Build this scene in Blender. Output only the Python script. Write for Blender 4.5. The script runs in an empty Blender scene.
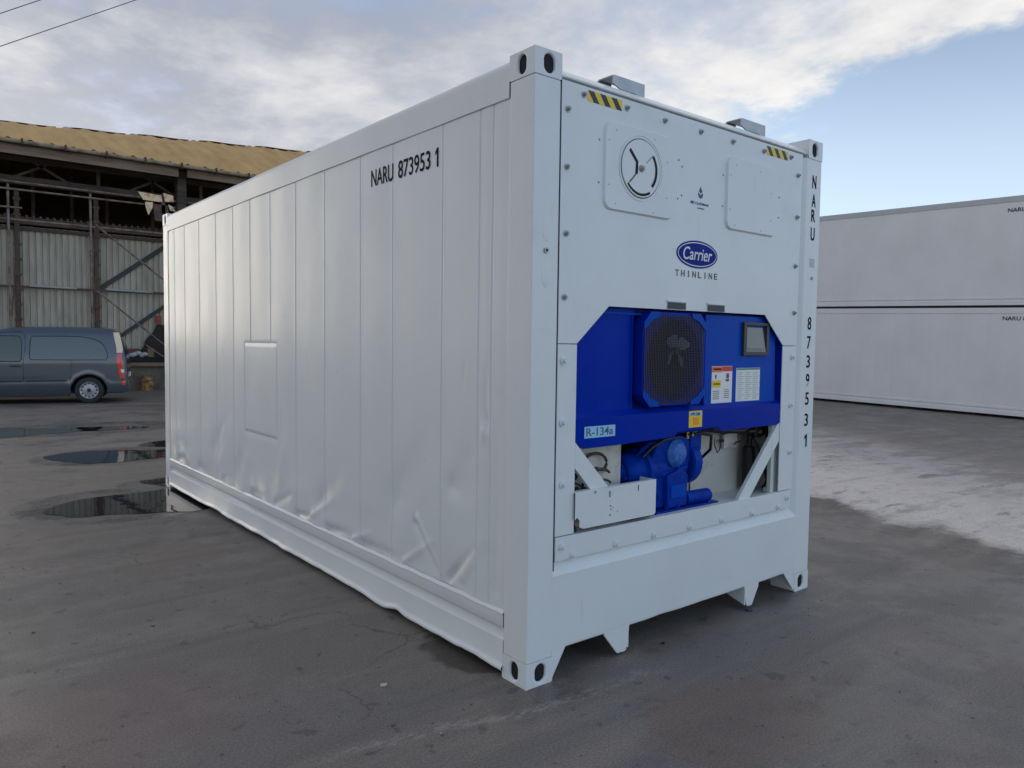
import bpy, bmesh, math, random
from mathutils import Vector, Matrix, noise as mnoise
random.seed(7)
R = math.radians
PI = math.pi
sc = bpy.context.scene

# ------------------------------------------------------------------ camera
CAM = Vector((-2.18233, -2.55673, 1.59066))
YAW, PIT, ROL, FPX = 0.682034, -0.0545176, 0.0133392, 751.0
f_ = Vector((math.sin(YAW)*math.cos(PIT), math.cos(YAW)*math.cos(PIT), math.sin(PIT)))
r_ = f_.cross(Vector((0, 0, 1))).normalized(); u_ = r_.cross(f_)
r2 = math.cos(ROL)*r_+math.sin(ROL)*u_; u2 = -math.sin(ROL)*r_+math.cos(ROL)*u_
cd = bpy.data.cameras.new('camera'); cam = bpy.data.objects.new('camera', cd)
sc.collection.objects.link(cam)
cam.matrix_world = Matrix(((r2.x, u2.x, -f_.x, CAM.x), (r2.y, u2.y, -f_.y, CAM.y), (r2.z, u2.z, -f_.z, CAM.z), (0, 0, 0, 1)))
cd.sensor_width = 36; cd.lens = FPX/1024*36; cd.clip_start = .05; cd.clip_end = 3000
sc.camera = cam

# ------------------------------------------------------------------ light
SUN_YAW, SUN_EL = -10, 5          # degrees, yaw clockwise from +Y
sd = bpy.data.lights.new('sun', 'SUN'); sun = bpy.data.objects.new('sun', sd)
sc.collection.objects.link(sun)
sd.energy = .5; sd.angle = R(24); sd.color = (1, .90, .74)
sv = Vector((math.sin(R(SUN_YAW))*math.cos(R(SUN_EL)), math.cos(R(SUN_YAW))*math.cos(R(SUN_EL)), math.sin(R(SUN_EL))))
sun.rotation_euler = sv.to_track_quat('Z', 'Y').to_euler()
sc.view_settings.view_transform = 'Standard'; sc.view_settings.look = 'None'
sc.view_settings.exposure = 0.22; sc.view_settings.gamma = 1

def build_world():
    w = bpy.data.worlds.new('World'); sc.world = w; w.use_nodes = True
    nt = w.node_tree; nt.nodes.clear(); N = nt.nodes.new; L = nt.links.new
    def val(x):
        n = N('ShaderNodeValue'); n.outputs[0].default_value = x; return n.outputs[0]
    def m(op, a, b=0.0, c=None, clamp=False):
        n = N('ShaderNodeMath'); n.operation = op; n.use_clamp = clamp
        for i, q in enumerate([a, b] + ([c] if c is not None else [])):
            if hasattr(q, 'is_linked'): L(q, n.inputs[i])
            else: n.inputs[i].default_value = q
        return n.outputs[0]
    def sm(x, a, b):
        n = N('ShaderNodeMapRange'); n.interpolation_type = 'SMOOTHSTEP'
        L(x, n.inputs[0]); n.inputs[1].default_value = a; n.inputs[2].default_value = b
        n.inputs[3].default_value = 0; n.inputs[4].default_value = 1
        return n.outputs[0]
    def mix(f, a, b):
        n = N('ShaderNodeMix'); n.data_type = 'RGBA'; L(f, n.inputs[0])
        for i, q in ((6, a), (7, b)):
            if hasattr(q, 'is_linked'): L(q, n.inputs[i])
            else: n.inputs[i].default_value = (*q, 1)
        return n.outputs[2]
    sky = N('ShaderNodeTexSky'); sky.sky_type = 'NISHITA'; sky.sun_disc = False
    sky.sun_elevation = R(SUN_EL); sky.sun_rotation = R(SUN_YAW)
    sky.air_density = 1.0; sky.dust_density = .4; sky.ozone_density = 1.5
    tc = N('ShaderNodeTexCoord'); sp = N('ShaderNodeSeparateXYZ'); L(tc.outputs['Generated'], sp.inputs[0])
    X, Y, Z = sp.outputs
    az = m('MULTIPLY', m('ARCTAN2', X, Y), 57.2958)      # degrees, clockwise from +Y
    el = m('MULTIPLY', m('ARCSINE', Z), 57.2958)
    zc = m('ADD', m('MAXIMUM', Z, 0.0), .16)
    cv = N('ShaderNodeCombineXYZ'); L(m('DIVIDE', X, zc), cv.inputs[0]); L(m('DIVIDE', Y, zc), cv.inputs[1])
    def noise(scale, det, rough, off, dist=0.0):
        mp = N('ShaderNodeMapping'); L(cv.outputs[0], mp.inputs[0]); mp.inputs['Location'].default_value = off
        n = N('ShaderNodeTexNoise'); L(mp.outputs[0], n.inputs[0])
        n.inputs['Scale'].default_value = scale; n.inputs['Detail'].default_value = det
        n.inputs['Roughness'].default_value = rough; n.inputs['Distortion'].default_value = dist
        return n.outputs[0]
    n1 = noise(.9, 7, .58, (3.1, 1.7, 0), .3); n2 = noise(2.6, 8, .6, (7.3, 4.1, 2)); n3 = noise(.45, 4, .5, (1.2, 8.8, 5))
    # the edge of the big cloud bank, a slanting line in azimuth and elevation
    edge = m('ADD', m('MULTIPLY', m('SUBTRACT', az, 55.0), -.22), m('SUBTRACT', el, 16.2))      # >0 : bank side
    edge = m('ADD', edge, m('MULTIPLY', m('SUBTRACT', n1, .5), 7.0))
    edge = m('ADD', edge, m('MULTIPLY', m('SUBTRACT', n2, .5), 11.0))
    leftw = sm(m('ADD', az, m('MULTIPLY', m('SUBTRACT', n2, .5), 14.0)), 57.5, 53)
    bank = m('MAXIMUM', sm(edge, -.6, 1.6), m('MULTIPLY', leftw, .95))
    behind = m('MAXIMUM', sm(az, -80, -140), sm(az, 85, 150))
    bank = m('MULTIPLY', bank, m('SUBTRACT', 1.0, m('MULTIPLY', behind, .8)))
    gaps = sm(m('ADD', m('MULTIPLY', n1, .6), m('MULTIPLY', n2, .4)), .38, .50)
    bank = m('MULTIPLY', bank, m('ADD', m('MULTIPLY', gaps, .42), .58))
    wisps = m('MULTIPLY', sm(n2, .60, .76), .35)
    bank = m('MAXIMUM', bank, wisps)
    # grey undersides and bright edges
    lum = m('ADD', m('MULTIPLY', n1, .55), m('MULTIPLY', n2, .35)); lum = m('ADD', lum, m('MULTIPLY', n3, .35))
    rim = m('MULTIPLY', sm(az, 28, 60), .11)
    low = m('MULTIPLY', sm(el, 24, 9), .09)
    lum = m('ADD', m('ADD', lum, rim), low)
    k = sm(lum, .53, .86)
    cloud = mix(k, (1.55, 1.80, 2.4), (5.5, 5.4, 5.3))
    # glow of the low sun on the hazy horizon
    da = m('ABSOLUTE', m('SUBTRACT', az, float(SUN_YAW)))
    glow = m('MULTIPLY', sm(da, 45, 5), sm(el, 7, 2))
    gain = N('ShaderNodeMix'); gain.data_type = 'RGBA'; gain.blend_type = 'MULTIPLY'; gain.inputs[0].default_value = 1
    L(sky.outputs[0], gain.inputs[6]); gain.inputs[7].default_value = (2.55, 2.15, 2.3, 1)
    haze = mix(m('MULTIPLY', sm(el, 21, 6), .60), gain.outputs[2], (4.0, 5.3, 6.95))
    bo = N('ShaderNodeVectorMath'); bo.operation = 'SCALE'; L(haze, bo.inputs[0]); L(m('ADD', 1.0, m('MULTIPLY', behind, .24)), bo.inputs['Scale'])  # extra gain added to the sky behind the camera to light the container front
    skyc = mix(bank, bo.outputs[0], cloud)
    skyc = mix(m('MULTIPLY', glow, .7), skyc, (5.2, 4.8, 3.9))
    bg = N('ShaderNodeBackground'); L(skyc, bg.inputs[0]); bg.inputs[1].default_value = .15
    out = N('ShaderNodeOutputWorld'); L(bg.outputs[0], out.inputs[0])
build_world()

# ------------------------------------------------------------------ material helpers
MATS = {}
def mat(name, col, rough=.5, metal=0, var=.0, vscale=3, bump=0, bscale=40, coat=0, rvar=0, col2=None, thr=(.45, .6), stretch=(1, 1, 1), emit=None):
    """plain procedural paint / metal / fabric; col2 shows in noise patches"""
    if name in MATS: return MATS[name]
    m = bpy.data.materials.new(name); m.use_nodes = True; MATS[name] = m
    nt = m.node_tree; N = nt.nodes.new; L = nt.links.new
    b = nt.nodes['Principled BSDF']
    b.inputs['Base Color'].default_value = (*col, 1); b.inputs['Roughness'].default_value = rough
    b.inputs['Metallic'].default_value = metal
    if coat: b.inputs['Coat Weight'].default_value = coat; b.inputs['Coat Roughness'].default_value = .08
    tc = N('ShaderNodeTexCoord'); mp = N('ShaderNodeMapping'); L(tc.outputs['Object'], mp.inputs[0]); mp.inputs['Scale'].default_value = stretch
    if var or col2 or rvar:
        n = N('ShaderNodeTexNoise'); L(mp.outputs[0], n.inputs[0]); n.inputs['Scale'].default_value = vscale
        n.inputs['Detail'].default_value = 8; n.inputs['Roughness'].default_value = .65
        r = N('ShaderNodeMapRange'); L(n.outputs[0], r.inputs[0])
        c2 = col2 or tuple(c*(1-var) for c in col)
        lo, hi = thr if col2 else (.3, .7)
        r.inputs[1].default_value = lo; r.inputs[2].default_value = hi
        mx = N('ShaderNodeMix'); mx.data_type = 'RGBA'; L(r.outputs[0], mx.inputs[0])
        mx.inputs[6].default_value = (*col, 1); mx.inputs[7].default_value = (*c2, 1)
        L(mx.outputs[2], b.inputs['Base Color'])
        if rvar:
            r3 = N('ShaderNodeMapRange'); L(n.outputs[0], r3.inputs[0]); r3.inputs[1].default_value = .3; r3.inputs[2].default_value = .7
            r3.inputs[3].default_value = rough-rvar; r3.inputs[4].default_value = rough+rvar; L(r3.outputs[0], b.inputs['Roughness'])
    if bump:
        n2 = N('ShaderNodeTexNoise'); L(mp.outputs[0], n2.inputs[0]); n2.inputs['Scale'].default_value = bscale; n2.inputs['Detail'].default_value = 4
        bp = N('ShaderNodeBump'); bp.inputs['Strength'].default_value = 1; bp.inputs['Distance'].default_value = bump
        L(n2.outputs[0], bp.inputs['Height']); L(bp.outputs[0], b.inputs['Normal'])
    return m

def scuff(m, amt=.5, col=(.16, .14, .12)):
    nt = m.node_tree; N = nt.nodes.new; L = nt.links.new; b = nt.nodes['Principled BSDF']; src = b.inputs['Base Color'].links[0].from_socket if b.inputs['Base Color'].is_linked else None
    g = N('ShaderNodeTexCoord'); f = None
    for (sc_, st, lo, hi, k) in ((38, (1, 1, 1), .735, .78, 1.0), (7, (3, 3, .35), .66, .80, .35), (3.2, (1, 1, 2.2), .64, .80, .25)):
        mp = N('ShaderNodeMapping'); L(g.outputs['Object'], mp.inputs[0]); mp.inputs['Scale'].default_value = st; mp.inputs['Location'].default_value = (sc_, 3, 1)
        n = N('ShaderNodeTexNoise'); n.inputs['Scale'].default_value = sc_; n.inputs['Detail'].default_value = 5; L(mp.outputs[0], n.inputs[0])
        r = N('ShaderNodeMapRange'); L(n.outputs[0], r.inputs[0]); r.inputs[1].default_value = lo; r.inputs[2].default_value = hi; r.inputs[4].default_value = k*amt
        if f is None: f = r.outputs[0]
        else:
            a = N('ShaderNodeMath'); a.operation = 'MAXIMUM'; L(f, a.inputs[0]); L(r.outputs[0], a.inputs[1]); f = a.outputs[0]
    mx = N('ShaderNodeMix'); mx.data_type = 'RGBA'; L(f, mx.inputs[0]); L(src, mx.inputs[6]); mx.inputs[7].default_value = (*col, 1); L(mx.outputs[2], b.inputs['Base Color'])
WHITE = mat('white_paint', (.70, .73, .735), .34, var=.07, vscale=1.6, bump=.0006, bscale=25, rvar=.06)
WHITE_S = mat('white_side_paint', (.68, .71, .71), .52, var=.06, vscale=1.2, bump=.0005, bscale=9, rvar=.05, coat=.32)
WHITE_S.node_tree.nodes['Principled BSDF'].inputs['Coat Roughness'].default_value = .2
scuff(WHITE, .45); scuff(WHITE_S, .35)
CREAM = mat('cream_paint', (.55, .55, .50), .5, col2=(.30, .29, .25), thr=(.52, .72), vscale=6)
GALV = mat('galvanised_steel', (.42, .44, .46), .45, .6, var=.25, vscale=12)
BLUE = mat('blue_paint', (.0, .023, .35), .34, var=.15, vscale=3, bump=.0004, bscale=30, rvar=.05)
BLUE_L = mat('blue_paint_light', (.0, .060, .42), .36, var=.12, vscale=3, bump=.0004, bscale=30, rvar=.05)
BLUE_C = mat('compressor_blue', (.0, .036, .36), .38, var=.35, vscale=14, bump=.003, bscale=45)
BLACK = mat('black_plastic', (.012, .012, .013), .45)
DARK = mat('dark_void', (.006, .006, .007), .8)
RUBBER = mat('rubber', (.022, .022, .023), .7, var=.3, vscale=20)
SCREEN = mat('grey_screen', (.05, .055, .06), .2, coat=.5)
INK = mat('black_lettering', (.006, .006, .010), .6)
INK.node_tree.nodes['Principled BSDF'].inputs['Specular IOR Level'].default_value = .05
INKG = mat('grey_lettering', (.10, .10, .10), .5)
INKB = mat('navy_lettering', (.02, .05, .25), .45)
LOGOB = mat('logo_blue', (.001, .012, .22), .5)
LOGOB.node_tree.nodes['Principled BSDF'].inputs['Specular IOR Level'].default_value = .12
STW = mat('white_sticker', (.72, .73, .72), .45)
STG = mat('sticker_green_grey', (.38, .44, .38), .5)
STO = mat('orange_sticker', (.80, .17, .03), .45)
STR = mat('red_sticker', (.65, .03, .03), .45)
STY = mat('yellow_sticker', (.80, .55, .02), .45)
STLB = mat('pale_blue_sticker', (.30, .55, .75), .45)
HOSE = mat('brown_hose', (.07, .05, .03), .6, var=.4, vscale=30)
BRASS = mat('brass', (.5, .33, .1), .35, .8)
FANG = mat('fan_blade_grey', (.24, .25, .30), .4)
RUST = mat('rusty_steel', (.12, .072, .05), .8, col2=(.065, .046, .037), thr=(.4, .6), vscale=9, bump=.003, bscale=30)
PIPE = mat('weathered_pipe', (.20, .17, .15), .55, col2=(.14, .055, .03), thr=(.45, .6), vscale=5)
TIMBER = mat('old_timber', (.085, .06, .04), .8, col2=(.035, .027, .02), thr=(.4, .6), vscale=4, stretch=(.4, 2, 2))
FASCIA = mat('weathered_fascia', (.23, .165, .11), .8, col2=(.12, .085, .06), thr=(.42, .62), vscale=3, stretch=(.3, 2, 3))
GUTTER = mat('zinc_gutter', (.30, .235, .15), .65, col2=(.15, .115, .075), thr=(.45, .6), vscale=4)

for _m in (BLUE, BLUE_L, BLUE_C): _m.node_tree.nodes['Principled BSDF'].inputs['Specular IOR Level'].default_value = .16; _m.node_tree.nodes['Principled BSDF'].inputs['Specular Tint'].default_value = (.0, .30, 1, 1)

def ground_mat():
    m = bpy.data.materials.new('wet_asphalt'); m.use_nodes = True; nt = m.node_tree; N = nt.nodes.new; L = nt.links.new
    b = nt.nodes['Principled BSDF']; geo = N('ShaderNodeNewGeometry'); sp = N('ShaderNodeSeparateXYZ'); L(geo.outputs['Position'], sp.inputs[0])
    X, Y, Z = sp.outputs
    def mt(op, a, c=0.0):
        n = N('ShaderNodeMath'); n.operation = op
        for i, q in enumerate((a, c)):
            if hasattr(q, 'is_linked'): L(q, n.inputs[i])
            else: n.inputs[i].default_value = q
        return n.outputs[0]
    def ns(scale, det=6, rough=.6, st=(1, 1, 1), off=(0, 0, 0), rot=0, dist=0):
        mp = N('ShaderNodeMapping'); L(geo.outputs['Position'], mp.inputs[0]); mp.inputs['Scale'].default_value = st
        mp.inputs['Location'].default_value = off; mp.inputs['Rotation'].default_value = (0, 0, rot)
        n = N('ShaderNodeTexNoise'); L(mp.outputs[0], n.inputs[0]); n.inputs['Scale'].default_value = scale
        n.inputs['Detail'].default_value = det; n.inputs['Roughness'].default_value = rough; n.inputs['Distortion'].default_value = dist
        return n.outputs[0]
    def sm(x, a, c, o0=0, o1=1):
        n = N('ShaderNodeMapRange'); n.interpolation_type = 'SMOOTHSTEP'; L(x, n.inputs[0])
        for i, q in zip((1, 2, 3, 4), (a, c, o0, o1)): n.inputs[i].default_value = q
        return n.outputs[0]
    def mix(f, a, c):
        n = N('ShaderNodeMix'); n.data_type = 'RGBA'; L(f, n.inputs[0])
        for i, q in ((6, a), (7, c)):
            if hasattr(q, 'is_linked'): L(q, n.inputs[i])
            else: n.inputs[i].default_value = (*q, 1)
        return n.outputs[2]
    big = ns(.35, 6); mid = ns(1.7, 7, .65, off=(5, 2, 0)); streak = ns(1.1, 6, .6, (.35, 2.2, 1), (3, 1, 0), R(8)); fine = ns(95, 4, .75); grit = ns(260, 2, .7)
    spots = ns(9, 3, .5, off=(9, 3, 1))
    c = mix(sm(big, .35, .65), (.106, .100, .093), (.088, .086, .086))
    c = mix(sm(streak, .45, .66), c, (.124, .116, .108))
    c = mix(mt('MULTIPLY', sm(mid, .52, .66), .6), c, (.062, .058, .057))
    c = mix(mt('MULTIPLY', sm(spots, .64, .70), .55), c, (.030, .029, .029))
    # faintly red and ochre stained areas
    red = ns(.55, 5, .6, off=(11, 6, 0)); c = mix(mt('MULTIPLY', sm(red, .52, .68), .28), c, (.135, .105, .088))
    # band where the old slab is dried pale grey
    e1 = mt('ADD', mt('SUBTRACT', X, mt('ADD', mt('MULTIPLY', Y, .38), 4.72)), mt('MULTIPLY', mt('SUBTRACT', mid, .5), 1.6))
    e2 = mt('ADD', mt('SUBTRACT', X, mt('ADD', mt('MULTIPLY', Y, .70), 8.4)), mt('MULTIPLY', mt('SUBTRACT', mid, .5), 3.0))
    e3 = mt('ADD', mt('SUBTRACT', X, mt('ADD', mt('MULTIPLY', Y, .60), 6.2)), mt('MULTIPLY', mt('SUBTRACT', big, .5), 3.0))
    band = mt('MULTIPLY', sm(e1, -.15, .35), sm(e2, 1.6, -.8))
    pale = mt('MULTIPLY', band, sm(e3, 2.6, -1.2))
    patch = sm(ns(1.6, 8, .78, (.5, 1.6, 1), (2, 7, 0)), .44, .54)
    c = mix(mt('MULTIPLY', band, mt('ADD', mt('MULTIPLY', patch, .85), .15)), c, (.225, .22, .225))
    c = mix(mt('MULTIPLY', pale, .85), c, (.40, .39, .38))
    blot = mt('MAXIMUM', sm(ns(2.2, 8, .75, (.6, 1.4, 1), (4, 4, 3)), .57, .64), mt('MULTIPLY', sm(ns(5, 7, .8, (.45, 1.5, 1), (1, 4, 3), R(35)), .56, .62), .8))
    c = mix(mt('MULTIPLY', mt('MULTIPLY', band, blot), .38), c, (.06, .058, .058))
    st2 = ns(1.0, 8, .7, (.5, 3.0, 1), (4, 1, 6), R(-62)); c = mix(mt('MULTIPLY', mt('MULTIPLY', band, sm(st2, .57, .63)), .8), c, (.075, .072, .072))
    wet1 = mt('MULTIPLY', mt('MULTIPLY', sm(e1, -1.1, -.25), sm(e1, .1, -.15)), sm(ns(2.6, 7, .7, (.6, 1.6, 1), (1, 2, 9), R(-60)), .40, .56))
    c = mix(mt('MULTIPLY', wet1, .7), c, (.050, .048, .048))
    # long scraped pale marks
    ln = mt('ADD', Y, mt('MULTIPLY', X, .16)); ln = mt('ABSOLUTE', mt('ADD', mt('ADD', ln, .14), mt('MULTIPLY', mt('SUBTRACT', mid, .5), .25)))
    scr = mt('MULTIPLY', mt('MULTIPLY', sm(ln, .06, .0), sm(ns(16, 7, .75, (.6, 1.5, 1)), .44, .58)), mt('MULTIPLY', sm(X, -1.2, -.6), sm(X, .9, .3)))
    c = mix(mt('MULTIPLY', scr, .5), c, (.24, .23, .215))
    # hairline cracks, tyre bands and pale specks
    vo = N('ShaderNodeTexVoronoi'); vo.feature = 'DISTANCE_TO_EDGE'; vo.inputs['Scale'].default_value = .42
    wv = N('ShaderNodeVectorMath'); wv.operation = 'ADD'; L(geo.outputs['Position'], wv.inputs[0]); nv = N('ShaderNodeTexNoise'); nv.inputs['Scale'].default_value = 1.6; nv.inputs['Detail'].default_value = 6; L(geo.outputs['Position'], nv.inputs[0]); L(nv.outputs[1], wv.inputs[1]); L(wv.outputs[0], vo.inputs['Vector'])
    crack = mt('MULTIPLY', sm(vo.outputs['Distance'], .0065, .001), sm(ns(.8, 4, .6, off=(8, 1, 1)), .48, .58)); c = mix(mt('MULTIPLY', crack, .55), c, (.030, .027, .025))
    tb = ns(1.0, 5, .6, (.22, 3.2, 1), (6, 2, 2), R(-24)); c = mix(mt('MULTIPLY', sm(tb, .54, .66), .34), c, (.060, .057, .056))
    sc2 = mt('MULTIPLY', sm(ns(34, 2, .5, off=(2, 2, 2)), .74, .78), sm(ns(1.2, 3, .5, off=(3, 9, 2)), .5, .6)); c = mix(mt('MULTIPLY', sc2, .7), c, (.34, .33, .31))
    rdx = mt('DIVIDE', mt('ADD', X, 1.75), .85); rdy = mt('DIVIDE', mt('SUBTRACT', Y, .85), .55); rr = mt('ADD', mt('ADD', mt('MULTIPLY', rdx, rdx), mt('MULTIPLY', rdy, rdy)), mt('MULTIPLY', mt('SUBTRACT', mid, .5), 1.8)); c = mix(mt('MULTIPLY', sm(rr, 1.3, .3), .4), c, (.115, .075, .070))
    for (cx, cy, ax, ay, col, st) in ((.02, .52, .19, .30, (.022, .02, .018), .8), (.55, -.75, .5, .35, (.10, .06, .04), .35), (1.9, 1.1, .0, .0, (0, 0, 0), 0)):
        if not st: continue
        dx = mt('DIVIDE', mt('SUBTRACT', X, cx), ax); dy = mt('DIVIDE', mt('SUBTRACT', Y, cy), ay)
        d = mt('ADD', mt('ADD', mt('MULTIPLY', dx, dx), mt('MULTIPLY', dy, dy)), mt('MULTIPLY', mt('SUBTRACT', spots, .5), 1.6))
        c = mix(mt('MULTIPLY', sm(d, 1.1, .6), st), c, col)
    # damp rims round the puddles on the left
    dw = mt('MULTIPLY', 1.0, 1.0)
    damp = None
    for (cx, cy, ax, ay) in ((-.62, 5.35, .88, .85), (.0, 8.62, .95, .8), (.1, 12.3, 1.9, 1.0), (.1, 6.25, .55, .35)):
        dx = mt('DIVIDE', mt('SUBTRACT', X, cx), ax); dy = mt('DIVIDE', mt('SUBTRACT', Y, cy), ay)
        d = mt('ADD', mt('ADD', mt('MULTIPLY', dx, dx), mt('MULTIPLY', dy, dy)), mt('MULTIPLY', mt('SUBTRACT', mid, .5), 1.2))
        s = sm(d, 1.15, .95); damp = s if damp is None else mt('MAXIMUM', damp, s)
    c = mix(mt('MULTIPLY', damp, .45), c, (.055, .053, .056))
    gn = N('ShaderNodeMix'); gn.data_type = 'RGBA'; gn.blend_type = 'MULTIPLY'; gn.inputs[0].default_value = 1; L(c, gn.inputs[6]); gn.inputs[7].default_value = (1.62, 1.48, 1.36, 1); c = gn.outputs[2]
    # grain
    g = mix(sm(fine, .3, .7), (.66, .66, .66), (1.34, 1.34, 1.34)); g2 = mix(sm(grit, .25, .75), (.75, .75, .75), (1.25, 1.25, 1.25))
    for gg in (g, g2):
        mm = N('ShaderNodeMix'); mm.data_type = 'RGBA'; mm.blend_type = 'MULTIPLY'; mm.inputs[0].default_value = 1
        L(c, mm.inputs[6]); L(gg, mm.inputs[7]); c = mm.outputs[2]
    L(c, b.inputs['Base Color'])
    ro = mt('ADD', sm(big, .35, .65, .60, .44), sm(mid, .45, .62, .16, -.10))
    ro = mt('SUBTRACT', ro, mt('ADD', mt('MULTIPLY', damp, .30), mt('MULTIPLY', band, .16))); L(ro, b.inputs['Roughness'])
    h = mt('ADD', mt('MULTIPLY', fine, .5), mt('ADD', mt('MULTIPLY', grit, .35), mt('MULTIPLY', mid, 1.2)))
    bp = N('ShaderNodeBump'); bp.inputs['Strength'].default_value = .8; bp.inputs['Distance'].default_value = .0035
    L(h, bp.inputs['Height']); L(bp.outputs[0], b.inputs['Normal'])
    return m

def water_mat():
    m = bpy.data.materials.new('puddle_water'); m.use_nodes = True; nt = m.node_tree; b = nt.nodes['Principled BSDF']
    b.inputs['Base Color'].default_value = (.016, .016, .017, 1); b.inputs['Roughness'].default_value = .02; b.inputs['IOR'].default_value = 1.33
    n = nt.nodes.new('ShaderNodeTexNoise'); n.inputs['Scale'].default_value = 5; n.inputs['Detail'].default_value = 2
    g = nt.nodes.new('ShaderNodeNewGeometry'); nt.links.new(g.outputs['Position'], n.inputs[0])
    bp = nt.nodes.new('ShaderNodeBump'); bp.inputs['Distance'].default_value = .0006; nt.links.new(n.outputs[0], bp.inputs['Height']); nt.links.new(bp.outputs[0], b.inputs['Normal'])
    return m

def hazard_mat():
    m = bpy.data.materials.new('hazard_stripes'); m.use_nodes = True; nt = m.node_tree; N = nt.nodes.new; L = nt.links.new; b = nt.nodes['Principled BSDF']
    tc = N('ShaderNodeTexCoord'); sp = N('ShaderNodeSeparateXYZ'); L(tc.outputs['Object'], sp.inputs[0])
    def mt(op, a, c):
        n = N('ShaderNodeMath'); n.operation = op
        for i, q in enumerate((a, c)):
            if hasattr(q, 'is_linked'): L(q, n.inputs[i])
            else: n.inputs[i].default_value = q
        return n.outputs[0]
    s = mt('FRACT', mt('DIVIDE', mt('ADD', sp.outputs[0], mt('MULTIPLY', sp.outputs[2], .75)), .078), 0)
    g = mt('GREATER_THAN', s, .5)
    mx = N('ShaderNodeMix'); mx.data_type = 'RGBA'; L(g, mx.inputs[0]); mx.inputs[6].default_value = (.012, .012, .015, 1); mx.inputs[7].default_value = (.75, .55, .02, 1)
    L(mx.outputs[2], b.inputs['Base Color']); b.inputs['Roughness'].default_value = .45
    return m

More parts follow.
